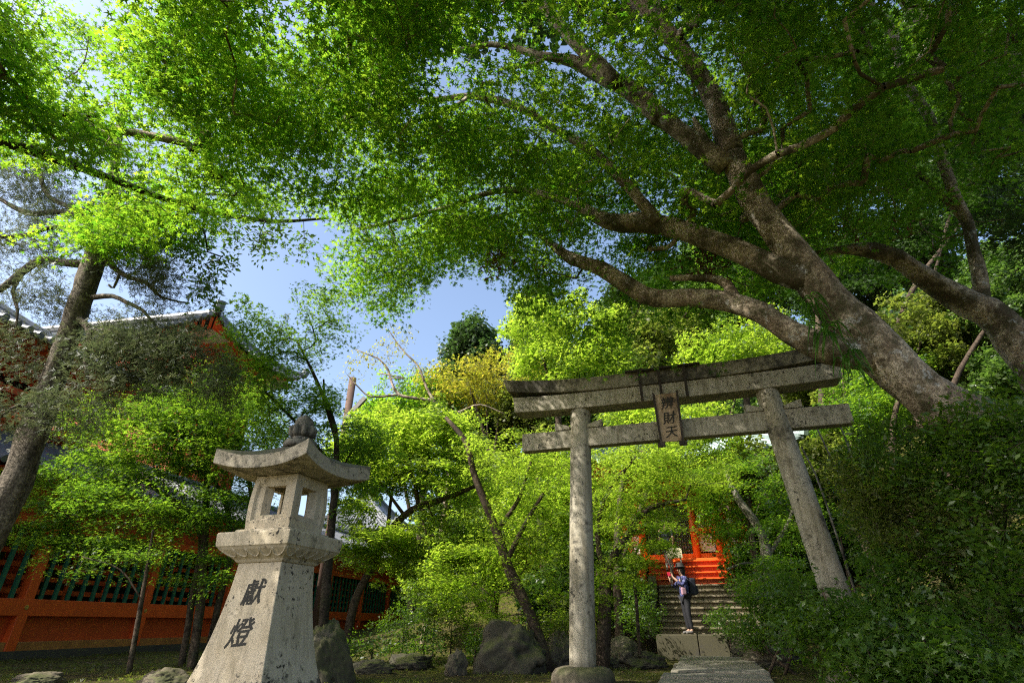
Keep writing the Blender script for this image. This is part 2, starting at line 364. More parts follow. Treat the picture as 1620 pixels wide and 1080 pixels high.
def grow(mb, limbs, tips, rg, r0=.0045, wobble=.09, nside=10, wob=.25, maxlink=3.5, root_bias=.0):
    """limbs: list of (n,4) arrays xyz+r. tips get twigs joined to the nearest existing wood. returns kept tips and their directions"""
    nodes = []; par = []; lim_r = []
    for L in limbs:
        C = catmull(L, .22)
        mb.tube(C[:, :3].tolist(), np.maximum(C[:, 3], .004).tolist(), n=nside if C[0, 3] > .05 else 6, wob=wob)
        base = len(nodes)
        for i, q in enumerate(C):
            nodes.append(q[:3]); par.append(-1); lim_r.append(q[3])
    N = np.array(nodes); L0 = N.copy()
    if len(tips) == 0: return tips, tips
    dmin = np.array([np.min(np.linalg.norm(L0 - t, axis=1)) for t in tips])
    order = np.argsort(dmin)
    cap = len(N) + len(tips) * 14 + 10
    A = np.zeros((cap, 3)); A[:len(N)] = N; cnt = len(N); par = par + [0] * (cap - len(par)); count = np.zeros(cap)
    chains = []; keep = []; dirs = []
    for ti in order:
        t = tips[ti]; D = A[:cnt] - t; dd = np.sqrt((D ** 2).sum(1)); dz = D[:, 2]
        cost = dd + .35 * np.maximum(dz, 0)     # wood likes to come from below
        j = int(np.argmin(cost)); L = dd[j]
        if L > maxlink: continue
        m = int(min(12, max(1, round(L / .3)))); a = A[j].copy(); ch = [j]
        off = rg.normal(size=3) * wobble * L; off[2] = abs(off[2]) * .5
        for k in range(1, m + 1):
            u = k / m; q = a + (t - a) * u + off * math.sin(math.pi * u) + rg.normal(size=3) * .02 * (u < 1)
            if cnt >= cap: break
            A[cnt] = q; par[cnt] = ch[-1]; ch.append(cnt); cnt += 1
        chains.append(ch); keep.append(ti); dd_ = A[ch[-1]] - A[ch[max(-3, -len(ch))]]
        dirs.append(dd_)
        q = ch[-1]
        while q >= 0: count[q] += 1; q = par[q]
    for ch in chains:
        rr = [min(r0 * (count[q] ** .5), (lim_r[ch[0]] * .7 if ch[0] < len(lim_r) else 1e9) ) for q in ch]
        rr[0] = rr[1] if len(rr) > 1 else rr[0]
        if len(ch) > 1: mb.tube([A[q] for q in ch], [max(r, .003) for r in rr], n=5 if rr[0] > .012 else 3, cap=False)
    return tips[keep], np.array(dirs)
def tree(name, loc, limbs, tips, label, cat, leafmat, barkmat, kind='star', per=60, rad=.4, size=.08, group=None, flatness=.18, tilt=.35, droop=.35, seed=1, r0=.0045, maxlink=3.5, trunk_label=None, wob=.25, nside=10, extra=None):
    rg = np.random.default_rng(seed)
    e = empty(name, loc, 0, label, cat, group); mb = MB()
    T, D = grow(mb, limbs, np.array(tips), rg, r0=r0, maxlink=maxlink, wob=wob, nside=nside)
    mb.build('trunk', barkmat, e, smooth=True, world=True)
    if len(T):
        V, Fc, rn = spray_leaves(T, D, kind, per, rad, size, rg, flatness, tilt, droop)
        link('crown', np_mesh('crown', V, Fc, rn), leafmat, e, world=True)
    return e
def ell_tips(ells, rg, dens=1.0, gap=.0, shell=.35, layer=0):
    out = []
    for (c, r) in ells:
        c = np.array(c); r = np.array(r); n = int(dens * (4.2 * r[0] * r[1] * r[2]) + 8)
        d = rg.normal(size=(n, 3)); d /= np.linalg.norm(d, axis=1, keepdims=True)
        rr = rg.random(n) ** shell
        p = c + d * rr[:, None] * r
        if layer: p[:, 2] = np.round(p[:, 2] / layer) * layer + rg.normal(size=n) * layer * .12 - .12 * np.hypot(p[:, 0] - c[0], p[:, 1] - c[1])
        if gap > 0:
            k = np.array([mnoise.noise(Vector(q) * .55 + Vector((3, 9, 2))) > -1 + gap for q in p]); p = p[k]
        out.append(p)
    return np.concatenate(out)
def limb(*pts):
    """pixel-traced limb: (px, py, depth, width px)"""
    return np.array([[*P(x, y, Y), wd / 2 * PXS(x, y, Y)] for x, y, Y, wd in pts])
def gz(x, y):
    """height of the terrain"""
    def ss(a, b, v): t = min(1, max(0, (v - a) / (b - a))); return t * t * (3 - 2 * t)
    h = 0
    h += 1.0 * ss(5.2, 8.5, x) * ss(-2, 3, y) + .42 * max(0, x - 8.5) * ss(-4, 6, y)
    back = ss(19.5, 24, y) * 1.6 * ss(-9, 2, x) + max(0, y - 24) * .36 * ss(-14, 14, x)
    h += back
    h = min(h, 30 + .02 * y)
    h *= 1 if y > -6 else ss(-30, -6, y)
    return h

# ================================================================== SETTING
def build_ground():
    xs = np.concatenate([[-1500, -400, -120, -60], np.arange(-34, -12, 1.5), np.arange(-12, 12, .16), np.arange(12, 46, 1.5), [60, 90, 140, 400, 1500]])
    ys = np.concatenate([[-1500, -300, -60, -20, -8], np.arange(-4, 4, 1.0), np.arange(4, 20, .14), np.arange(20, 60, 1.3), [70, 90, 130, 300, 1500]])
    V = []
    for y in ys:
        for x in xs:
            z = gz(x, y)
            if abs(x) < 14 and 2 < y < 24:
                z += .05 * mnoise.noise(Vector((x * .5, y * .5, 0))) + .03 * mnoise.noise(Vector((x * 1.9, y * 1.9, 3))) + .012 * mnoise.noise(Vector((x * 6, y * 6, 5)))
            elif y >= 24: z += .8 * mnoise.noise(Vector((x * .1, y * .1, 0)))
            V.append((x, y, z))
    nx = len(xs); F_ = [(j * nx + i, j * nx + i + 1, (j + 1) * nx + i + 1, (j + 1) * nx + i) for j in range(len(ys) - 1) for i in range(nx - 1)]
    me = bpy.data.meshes.new('ground'); me.from_pydata(V, [], F_); me.polygons.foreach_set('use_smooth', [True] * len(F_))
    tag(link('ground', me, M['ground']), 'mossy ground with bare soil patches', 'ground', kind='structure')
build_ground()

A17 = R(17.4)                                   # the precinct's axis: path, stairs, torii and lantern share it
FW = Vector((math.sin(A17), math.cos(A17), 0)); RT = Vector((math.cos(A17), -math.sin(A17), 0))
UP = Vector((0, 0, 1))
def axM(o): return Matrix.Translation(o) @ Matrix.Rotation(-A17, 4, 'Z')

# stone path: long slabs laid along the axis
def build_path():
    mb = MB(); o = Vector((2.62, 10.15, 0)) + RT * .72
    M0 = axM(o); rr = random.Random(3); y = 0
    for n, (L, wdt) in enumerate([(.62, 1.5), (.62, 1.45), (.6, 1.5), (.66, 1.42), (.6, 1.48), (.66, 1.44), (.62, 1.5), (.5, 1.44)]):
        Mx = M0 @ Matrix.Translation((rr.uniform(-.03, .03), y + L / 2, .06 + rr.uniform(-.008, .008))) @ Matrix.Rotation(rr.uniform(-.01, .01), 4, 'Z')
        mb.box((0, 0, 0), (wdt, L - .02, .16), M=Mx); y += L
    ob = mb.build('path', M['slab'], bevel=.02); tag(ob, 'worn grey stone path slabs leading to the landing', 'path', kind='structure')
    mb = MB(); Mx = M0 @ Matrix.Translation((0, -.95, .02))
    for k in range(2): mb.box((0, 0, 0), (1.55, .8, .14), M=M0 @ Matrix.Translation((-.1, -.52 - .85 * k, .05 - .02 * k)))
    ob = mb.build('path', M['slab'], bevel=.025); tag(ob, 'nearest thick path slab at the bottom edge', 'path', kind='structure')
build_path()

# landing and stairs
LO = Vector((3.72, 15.75, 0))                   # front left corner of the landing
def build_stairs():
    e = empty('stone_stairs', LO, -A17, 'stone staircase of eight mossy steps rising from a slab landing to the red hall', 'stairs')
    mb = MB(); rr = random.Random(4)
    for i, (x0, x1) in enumerate([(0, 1.02), (1.04, 1.75), (1.77, 3.3)]):
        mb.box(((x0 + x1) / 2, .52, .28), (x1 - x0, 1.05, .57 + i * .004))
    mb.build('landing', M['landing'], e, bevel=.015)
    for k in range(8):
        z1 = .565 + .17 * (k + 1); mb = MB(); y0 = 1.02 + k * .33; x = 0.02
        for Lx in ([1.3, 1.2] if k % 2 else [.9, 1.6]):
            mb.box((x + Lx / 2, y0 + .235, (z1 - .06) / 2), (Lx - .012, .37, z1 - .06)); mb.box((x + Lx / 2, y0 + .2, z1 - .03), (Lx - .01, .44, .058)); x += Lx
        mb.build('step', M['step_stone'], e, bevel=.018)
    for x in (-.18, 2.72):
        mb = MB(); mb.seg((x, .9, .62), (x, 3.8, 2.05), .26, .42); mb.build('side_curb', M['rock_pale'], e, bevel=.02)
build_stairs()

# ================================================================== TORII
def build_torii():
    s0 = Vector((1.04, 9.2, 0)); ang = R(17)
    e = empty('torii_gate', s0, -ang, 'weathered grey stone torii gate with a wooden name plaque, standing over the path', 'torii gate')
    def pillar(x0, x1, h, lab=None):
        mb = MB(); n = 24
        pts = [(x0 + (x1 - x0) * i / n, 0, .2 + (h - .2) * i / n) for i in range(n + 1)]
        mb.tube(pts, [.2 - .025 * i / n for i in range(n + 1)], n=32, wob=.02)
        o = mb.build('pillar', M['torii_stone'], e, smooth=True); 
        if lab: o['label'] = lab
    pillar(0, .21, 4.28, 'sunlit pillar with dappled shadows'); pillar(3.67, 3.33, 4.28)
    for x in (0, 3.67):
        mb = MB(); prof = [(.46, 0), (.47, .08), (.455, .16), (.40, .225), (.32, .25), (.2, .255)]
        mb.lathe((x, 0, 0), prof, 28); o = mb.build('base_stone', M['rock_pale'], e, smooth=True)
    # lintel: lower beam + curved cap beam with slanted ends
    def beam(name, xa, xb, za, zb, d0, d1, lift, slant, mat, n=28):
        mb = MB(); V = []; c = (xa + xb) / 2; hl = (xb - xa) / 2
        for i in range(n + 1):
            u = -1 + 2 * i / n; lf = lift * abs(u) ** 3.4
            for (y, z, sl) in ((-d0, za, 0), (d0, za, 0), (d1, zb, slant), (-d1, zb, slant)):
                V.append((c + u * (hl + sl), y, z + lf))
        Fc = [(0, 1, 2, 3), tuple(n * 4 + k for k in (3, 2, 1, 0))]
        for i in range(n):
            for k in range(4): a = i * 4 + k; b = i * 4 + (k + 1) % 4; Fc.append((a, a + 4, b + 4, b))
        mb.add(V, Fc); return mb.build(name, mat, e, bevel=.012)
    beam('lower_lintel', -.98, 4.44, 4.20, 4.49, .19, .19, .05, .03, M['torii_stone'])
    beam('cap_lintel', -1.10, 4.56, 4.492, 4.73, .23, .27, .17, .10, M['torii_top'])
    mb = MB(); mb.box((1.785, 0, 3.69), (5.3, .2, .32)); mb.build('tie_beam', M['torii_stone'], e, bevel=.01)
    for x, sg in ((.17, -1), (.17, 1), (3.36, -1), (3.36, 1)):
        mb = MB(); mb.add([(x + sg * .16, -.12, 3.855), (x + sg * .16, .12, 3.855), (x + sg * .42, .12, 3.855), (x + sg * .42, -.12, 3.855), (x + sg * .16, -.12, 3.91), (x + sg * .16, .12, 3.91), (x + sg * .42, .12, 3.99), (x + sg * .42, -.12, 3.99)],
               [(0, 3, 2, 1), (4, 5, 6, 7), (0, 1, 5, 4), (1, 2, 6, 5), (2, 3, 7, 6), (3, 0, 4, 7)]); mb.build('wedge', M['torii_stone'], e)
    # little board roof on the cap with iron straps
    mb = MB(); M1 = Matrix.Translation((1.72, -.17, 4.765)) @ Matrix.Rotation(R(14), 4, 'X'); mb.box((0, 0, 0), (1.26, .42, .03), M=M1)
    M2 = Matrix.Translation((1.72, .2, 4.765)) @ Matrix.Rotation(R(-14), 4, 'X'); mb.box((0, 0, 0), (1.26, .38, .028), M=M2)
    mb.box((1.72, .01, 4.83), (1.28, .07, .05)); mb.build('plaque_roof', M['darkwood'], e)
    for x in (1.33, 1.66, 2.08):
        mb = MB(); mb.seg((x, -.35, 4.74), (x, -.285, 4.50), .05, .012); mb.seg((x, -.275, 4.53), (x, -.215, 4.2), .045, .012); mb.build('iron_strap', M['darkwood'], e)
    # plaque, leaning forward
    Mp = Matrix.Translation((1.72, -.27, 3.84)) @ Matrix.Rotation(R(9), 4, 'X')
    pl = MB(); pl.box((0, 0, 0), (.34, .045, .80), M=Mp, taper=1.06); pb = pl.build('plaque', M['plaque'], e, bevel=.006); pb['label'] = 'upright brown wooden name board with black brush characters'
    for sx in (-1, 1):
        fr = MB(); fr.box((0, 0, 0), (.035, .10, .9), M=Mp @ Matrix.Translation((sx * .182, 0, -.02)) @ Matrix.Rotation(sx * R(1.5), 4, 'Y')); fr.box((0, 0, 0), (.12, .09, .07), M=Mp @ Matrix.Translation((sx * .17, 0, -.44)))
        fr.build('plaque_frame', M['darkwood'], pb)
    for k, (ch, z, s) in enumerate((('辨', .24, .215), ('財', -.01, .215), ('天', -.245, .20))):
        text_obj('character', ch, s, M['ink'], pb, lambda u, v, d: Mp @ Vector((u + .01, -.028 - d, v + z)), shear=.12, rot=.07, bold=.0018)
    return e
def text_obj(name, ch, size, mat, parent, fn, shear=0, rot=0, off=.012, depth=.004, bold=.0042):
    cu = bpy.data.curves.new('txt', 'FONT'); cu.body = ch; cu.size = size; cu.align_x = 'CENTER'; cu.align_y = 'CENTER'; cu.resolution_u = 3
    cu.shear = shear; cu.offset = 0; cu.extrude = depth
    t = bpy.data.objects.new('txt', cu); COL.objects.link(t)
    dg = bpy.context.evaluated_depsgraph_get(); me = bpy.data.meshes.new_from_object(t.evaluated_get(dg))
    bpy.data.objects.remove(t); c, s = math.cos(rot), math.sin(rot)
    xs = [v.co.x for v in me.vertices]; ys = [v.co.y for v in me.vertices]; cx = (max(xs) + min(xs)) / 2; cy = (max(ys) + min(ys)) / 2
    if bold:      # brush weight: the glyph repeated with tiny shifts, each a hair deeper
        vs = [tuple(v.co) for v in me.vertices]; fs = [tuple(p.vertices) for p in me.polygons]; V2, F2 = [], []
        for k in range(8):
            a = k * math.pi / 4; n0 = len(V2); V2 += [(q[0] + bold * math.cos(a), q[1] + bold * .7 * math.sin(a), q[2] - .0004 * k) for q in vs]; F2 += [tuple(i + n0 for i in f) for f in fs]
        me = bpy.data.meshes.new(name); me.from_pydata(V2, [], F2)
    for v in me.vertices:
        x, y, z = v.co; x -= cx; y -= cy; x, y = x * c - y * s * 0 , y + x * s; 
        v.co = fn(x, y, z)
    me.name = name; return link(name, me, mat, parent)
build_torii()

# ================================================================== STONE LANTERN
def build_lantern():
    C = Vector((-.4626 * 5.5, 1.1366 * 5.5, 0))
    e = empty('stone_lantern', C, -R(18), 'tall pale granite lantern with flared pedestal and two carved characters, left foreground', 'stone lantern')
    hw = [(0, .56), (.12, .50), (.25, .45), (.4, .405), (.55, .372), (.7, .345), (.9, .315), (1.1, .292), (1.25, .28), (1.37, .272)]
    def sq(mb, prof, twist=0, n=1):
        """square section loft"""
        V = []; Fc = []
        for z, h in prof: V += [(-h, -h, z), (h, -h, z), (h, h, z), (-h, h, z)]
        for i in range(len(prof) - 1):
            for k in range(4): a = i * 4 + k; b = i * 4 + (k + 1) % 4; Fc.append((a, b, b + 4, a + 4))
        Fc.append((3, 2, 1, 0)); m = (len(prof) - 1) * 4; Fc.append((m, m + 1, m + 2, m + 3)); mb.add(V, Fc)
    def hwz(z):
        return float(np.interp(z, [a for a, b in hw], [b for a, b in hw]))
    fine = [(z, hwz(z)) for z in np.linspace(0, 1.37, 40)]
    # smooth the flare
    fine = [(z, float(np.mean([hwz(max(0, min(1.37, z + d))) for d in (-.08, -.04, 0, .04, .08)]))) for z, _ in fine]
    mb = MB(); sq(mb, fine); ped = mb.build('pedestal', M['granite'], e, bevel=.008)
    def hs(z): return float(np.interp(z, [a for a, b in fine], [b for a, b in fine]))
    for ch, zc, s, xo in (('獻', 1.09, .25, .02), ('燈', .73, .27, .0)):
        text_obj('character', ch, s, M['ink'], ped, lambda u, v, d, zc=zc, xo=xo: Vector((u + xo, -hs(zc + v) - .0025 - d * .3, zc + v)), shear=.15, rot=.10)
    mb = MB(); mb.box((0, 0, -.02), (1.35, 1.35, .12)); mb.build('foot_slab', M['granite'], e, bevel=.03)
    # platform with carved lotus moulding below
    mb = MB(); sq(mb, [(1.37, .285), (1.385, .30), (1.40, .31), (1.44, .365), (1.49, .425), (1.515, .445), (1.52, .455), (1.645, .465), (1.66, .455), (1.664, .36), (1.70, .34), (1.705, .30)])
    pf = mb.build('platform', M['granite'], e, bevel=.007)
    mb = MB()
    for side in range(4):
        Ms = Matrix.Rotation(side * math.pi / 2, 4, 'Z')
        for k in range(5):
            x = -.34 + k * .17; pts = []
            for j in range(9):
                a = math.pi * j / 8; zz = 1.50 - .075 * math.sin(a); dd = .30 + (zz - 1.39) / .11 * .115 + .012
                pts.append(Ms @ Vector((x * (dd / .43) + math.cos(a) * .075, -dd - .0, zz)))
            mb.tube(pts, .009, n=6)
    mb.build('lotus_carving', M['granite'], pf, smooth=True)
    # fire box: four walls with window openings, slightly bellied
    zs, ze = 1.705, 2.275
    mb = MB()
    def bel(z): return .272 + .022 * math.sin(min(1, max(0, (z - zs) / (ze - zs))) * math.pi * .8 + .5)
    def wallgrid(side):
        Ms = Matrix.Rotation(side * math.pi / 2, 4, 'Z')
        us = [-1, -.80, -.74, -.47, .47, .74, .80, 1]; zv = [zs, zs + .09, zs + .11, 1.85, 1.98, 2.11, 2.16, ze - .05, ze]
        def p(u, z, d): b = bel(z) ; return Ms @ Vector((u * (b - (d if abs(u) == 1 else 0)), -(b - d), z))
        idx = {}
        def dep(i, j):   # recess rings
            inner = 3 <= i <= 4 and 3 <= j <= 6
            ring = 2 <= i <= 5 and 2 <= j <= 7 and not (i in (0, 7))
            return .035 if ring else 0
        V = []; base = len(mb.v)
        for j, z in enumerate(zv):
            for i, u in enumerate(us):
                d = 0
                if 2 <= i <= 5 and 2 <= j <= 6: d = .03
                V.append(p(u, z, d))
        n = len(V)
        for j, z in enumerate(zv):
            for i, u in enumerate(us): b = bel(z) - .11; V.append(Ms @ Vector((u * b, -b, z)))
        Fc = []; W = len(us)
        for j in range(len(zv) - 1):
            for i in range(W - 1):
                if i == 3 and 3 <= j <= 5: continue
                a = j * W + i; Fc.append((a, a + 1, a + 1 + W, a + W)); b = a + n; Fc.append((b, b + W, b + 1 + W, b + 1))
        def rim(i0, j0, i1, j1): a = j0 * W + i0; b = j1 * W + i1; Fc.append((a, b, b + n, a + n))
        for j in range(3, 6): rim(3, j, 3, j + 1); rim(4, j + 1, 4, j)
        rim(4, 3, 3, 3); rim(3, 6, 4, 6)
        mb.add(V, Fc)
    for s_ in range(4): wallgrid(s_)
    mb.build('fire_box', M['granite'], e)
    # roof: square, concave, corners swept up
    n = 16; V = []; 
    def roofpt(u, v, top):
        r = max(abs(u), abs(v)); c = (abs(u) * abs(v)) ** 1.0; cr = min(abs(u), abs(v)) / max(r, 1e-6)
        lift = .11 * (cr ** 2.5) * r ** 3
        ext = .565 + .05 * cr ** 2 * r
        if top: z = 2.345 + .36 * (1 - r) ** 1.25 * (1) + .02 + lift + .0 * r
        else: z = 2.272 - .0 + .02 * r + lift * .85
        if top: z = 2.44 + .30 * (1 - r) ** .9 - .035 * math.sin(math.pi * (1 - r)) + lift
        else: z = 2.275 + .02 * r ** 2 + lift * .8
        return (u * ext, v * ext, z)
    for top in (1, 0):
        for j in range(n + 1):
            for i in range(n + 1): V.append(roofpt(-1 + 2 * i / n, -1 + 2 * j / n, top))
    W = n + 1; N2 = W * W; Fc = []
    for j in range(n):
        for i in range(n):
            a = j * W + i; Fc.append((a, a + 1, a + 1 + W, a + W)); b = a + N2; Fc.append((b, b + W, b + W + 1, b + 1))
    for i in range(n):
        a = i; Fc.append((a + 1, a, a + N2, a + 1 + N2)); a = n * W + i; Fc.append((a, a + 1, a + 1 + N2, a + N2))
        a = i * W; Fc.append((a, a + W, a + W + N2, a + N2)); a = i * W + n; Fc.append((a + W, a, a + N2, a + W + N2))
    mb = MB(); mb.add(V, Fc); mb.build('roof', M['granite_roof'], e, bevel=.006)
    mb = MB(); mb.lathe((0, 0, 2.66), [(.27, 0), (.29, .03), (.27, .07), (.17, .09), (.15, .115), (.16, .13)], 28)
    for k in range(10):
        a = 2 * math.pi * k / 10; mb.lathe((.21 * math.cos(a), .21 * math.sin(a), 2.70), [(.01, 0), (.06, .015), (.065, .035), (.03, .06), (.01, .07)], 8)
    for k in range(8):
        a = 2 * math.pi * k / 8; ca, sa = math.cos(a), math.sin(a)
        mb.tube([(.12 * ca, .12 * sa, 2.80), (.185 * ca, .185 * sa, 2.845), (.19 * ca, .19 * sa, 2.90), (.155 * ca, .155 * sa, 2.945)], [.03, .058, .055, .015], n=8)
    mb.lathe((0, 0, 2.80), [(.15, 0), (.19, .05), (.185, .12), (.165, .15), (.16, .19), (.13, .235), (.08, .265), (.03, .285), (.008, .30)], 24)
    mb.v = [(a * .68, b * .68, 2.66 + (c - 2.66) * .97) for a, b, c in mb.v]; mb.build('finial', M['finial_stone'], e, smooth=True)
build_lantern()

# ================================================================== RED CORRIDOR
def tile_rows(mb, ptf, ncol, nrow, r=.07, ends=True):
    """base sheet plus rows of half-round cover tiles; ptf(u,v) u along eave 0..1, v 0 eave..1 ridge"""
    V = []; b0 = len(mb.v)
    for j in range(nrow + 1):
        for i in range(ncol + 1): V.append(ptf(i / ncol, j / nrow))
    W = ncol + 1; mb.add(V, [(j * W + i, j * W + i + 1, (j + 1) * W + i + 1, (j + 1) * W + i) for j in range(nrow) for i in range(ncol)])
    for i in range(ncol + 1):
        pts = [Vector(ptf(i / ncol, j / nrow)) + Vector((0, 0, .02)) for j in range(nrow + 1)]
        if (pts[0] - pts[-1]).length < .3: continue
        mb.tube(pts, r, n=6)
        if ends:
            d = (pts[0] - pts[1]).normalized(); mb.tube([pts[0] - d * .02, pts[0] + d * .05], r * 1.3, n=10)
def build_corridor():
    K = R(11.5); O = Vector((-12.8, 15.5, 0))
    e = empty('corridor_building', O, -K, 'long vermilion shrine corridor with green window bars, left behind the maples', 'corridor')
    # local: +y along the corridor away from the camera, -x is behind; wall face at x=0
    y0, n, bay = -7.75, 10, 3.9; L = n * bay; yc = y0 + L / 2
    MB().box((-.1, yc, -.05), (.5, L + .6, .5)).build('foundation', M['rock'], e)
    MB().box((.02, yc, .28), (.16, L, .24)).build('base_board', M['ochre'], e, bevel=.01)
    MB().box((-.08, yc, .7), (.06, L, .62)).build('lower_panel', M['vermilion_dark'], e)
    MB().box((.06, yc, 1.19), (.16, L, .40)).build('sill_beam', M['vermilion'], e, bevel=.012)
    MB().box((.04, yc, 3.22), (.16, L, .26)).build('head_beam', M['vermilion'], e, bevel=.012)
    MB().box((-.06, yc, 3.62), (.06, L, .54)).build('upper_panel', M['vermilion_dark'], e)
    MB().box((.02, yc, 4.0), (.2, L, .24)).build('eave_beam', M['vermilion'], e, bevel=.012)
    # inner side: lattice rails and dark interior wall, floor, ceiling
    MB().box((-2.4, yc, 2.1), (.08, L, 4.1)).build('inner_wall', M['black'], e)
    MB().box((-1.2, yc, 3.95), (2.3, L, .06)).build('ceiling', M['darkwood'], e)
    for k in range(n + 1):
        y = y0 + k * bay
        MB().box((0, y, 2.1), (.27, .27, 4.0)).build('post', M['vermilion'], e, bevel=.015)
        mb = MB(); Mx = Matrix.Translation((.145, y, 1.19)) @ Matrix.Rotation(R(90), 4, 'Y'); mb.v = []
        for (r, a, b) in ((.055, 0, .012), (.03, .012, .025)):
            mb.tube([Mx @ Vector((0, 0, a)), Mx @ Vector((0, 0, b))], r, n=14)
        mb.build('nail_cover', M['brass'], e)
        if k < n:
            mb = MB(); m = 9
            for j in range(m): mb.box((0, y + bay * (j + 1) / (m + 1), 2.24), (.07, .10, 1.72))
            mb.build('window_bars', M['green'], e)
            mb = MB()
            for z in (1.62, 1.95, 2.28, 2.61, 2.94): mb.box((-1.0, y + bay / 2, z), (.07, bay - .1, .13))
            for j in range(3): mb.box((-1.03, y + bay * (j + .5) / 3, 2.24), (.08, .13, 1.72))
            mb.build('inner_lattice', M['vermilion'], e)
    mb = MB()
    for k in range(int(L / .42)): y = y0 + .2 + k * .42; mb.seg((-.1, y, 4.36), (1.15, y, 4.12), .09, .1)
    mb.build('rafters', M['vermilion'], e)
    mb = MB(); tile_rows(mb, lambda u, v: (1.3 - 3.6 * v, y0 - .6 + (L + 1.2) * u, 4.28 + 1.7 * v ** 1.15), int(L / .3), 5)
    mb.tube([(-2.3, y0 - .7, 6.08), (-2.3, y0 + L + .7, 6.08)], .17, n=10)
    tile_rows(mb, lambda u, v: (-5.9 + 3.6 * v, y0 - .6 + (L + 1.2) * (1 - u), 4.28 + 1.7 * v ** 1.15), int(L / .6), 3, ends=False)
    mb.build('tiled_roof', M['tile'], e)
build_corridor()

# ================================================================== BIG TWO-TIER HALL (left, behind)
def hip_roof(mb, w, d, ze, zr, lift, inset, col=.33, rows=7):
    """rectangular hipped roof, eaves w x d, ridge along y"""
    hw_, hd = w / 2, d / 2
    def side(a, b, ra, rb):
        a, b, ra, rb = map(Vector, (a, b, ra, rb))
        def f(u, v):
            e_ = a.lerp(b, u); r = ra.lerp(rb, u); p = e_.lerp(r, v); s = v ** 1.35
            z = ze + (zr - ze) * s + lift * abs(2 * u - 1) ** 3 * (1 - v) ** 2
            return (p.x, p.y, z)
        tile_rows(mb, f, int((b - a).length / col), rows, .085)
    R0, R1 = (0, -hd + inset, 0), (0, hd - inset, 0)
    side((hw_, -hd, 0), (hw_, hd, 0), R0, R1); side((-hw_, hd, 0), (-hw_, -hd, 0), R1, R0)
    side((-hw_, -hd, 0), (hw_, -hd, 0), R0, R0); side((hw_, hd, 0), (-hw_, hd, 0), R1, R1)
    mb.tube([(0, -hd + inset, zr + .2), (0, hd - inset, zr + .2)], .28, n=10)
    for sx in (-1, 1):
        for sy, rr in ((-1, R0), (1, R1)):
            pts = [(sx * hw_ * (1 - t), sy * hd + (rr[1] - sy * hd) * t, ze + .12 + (zr - ze) * t ** 1.35 + lift * (1 - t) ** 2) for t in np.linspace(0, 1, 10)]
            mb.tube(pts, .17, n=8); mb.tube([Vector(pts[0]) + Vector((0, 0, -.05)), Vector(pts[0]) + Vector((sx * .1, sy * .1, .35))], .2, n=8)
def soffit(mb, w, d, w2, d2, z, z2, lift, n=40):
    """rafters under the eaves, all four sides"""
    for side in range(4):
        a, b, a2, b2 = [((w / 2, -d / 2), (w / 2, d / 2), (w2 / 2, -d2 / 2), (w2 / 2, d2 / 2)), ((-w / 2, -d / 2), (-w / 2, d / 2), (-w2 / 2, -d2 / 2), (-w2 / 2, d2 / 2)),
                        ((-w / 2, -d / 2), (w / 2, -d / 2), (-w2 / 2, -d2 / 2), (w2 / 2, -d2 / 2)), ((-w / 2, d / 2), (w / 2, d / 2), (-w2 / 2, d2 / 2), (w2 / 2, d2 / 2))][side]
        for i in range(n):
            u = (i + .5) / n; lf = lift * abs(2 * u - 1) ** 3
            mb.seg((a[0] + (b[0] - a[0]) * u, a[1] + (b[1] - a[1]) * u, z - .12 + lf), (a2[0] + (b2[0] - a2[0]) * u, a2[1] + (b2[1] - a2[1]) * u, z2), .12, .14)
def brackets(mb, my_, w, d, z, n):
    for sx in (-1, 1):
        for i in range(n):
            y = -d / 2 + d * i / (n - 1); x = sx * w / 2
            for k in range(3): mb.box((x + sx * .3 * k, y, z + .3 * k), (.5, .3, .2)); mb.box((x + sx * .3 * (k + .6), y, z + .3 * k), (.2, 1.1, .18)); mb.box((x + sx * (.3 * k + .55), y, z + .3 * k), (.1, .22, .16), mi=1)
    for sy in (-1, 1):
        for i in range(n):
            x = -w / 2 + w * i / (n - 1); y = sy * d / 2
            for k in range(3): mb.box((x, y + sy * .3 * k, z + .3 * k), (.3, .5, .2)); mb.box((x, y + sy * .3 * (k + .6), z + .3 * k), (1.1, .2, .18)); mb.box((x, y + sy * (.3 * k + .55), z + .3 * k), (.22, .1, .16), mi=1)
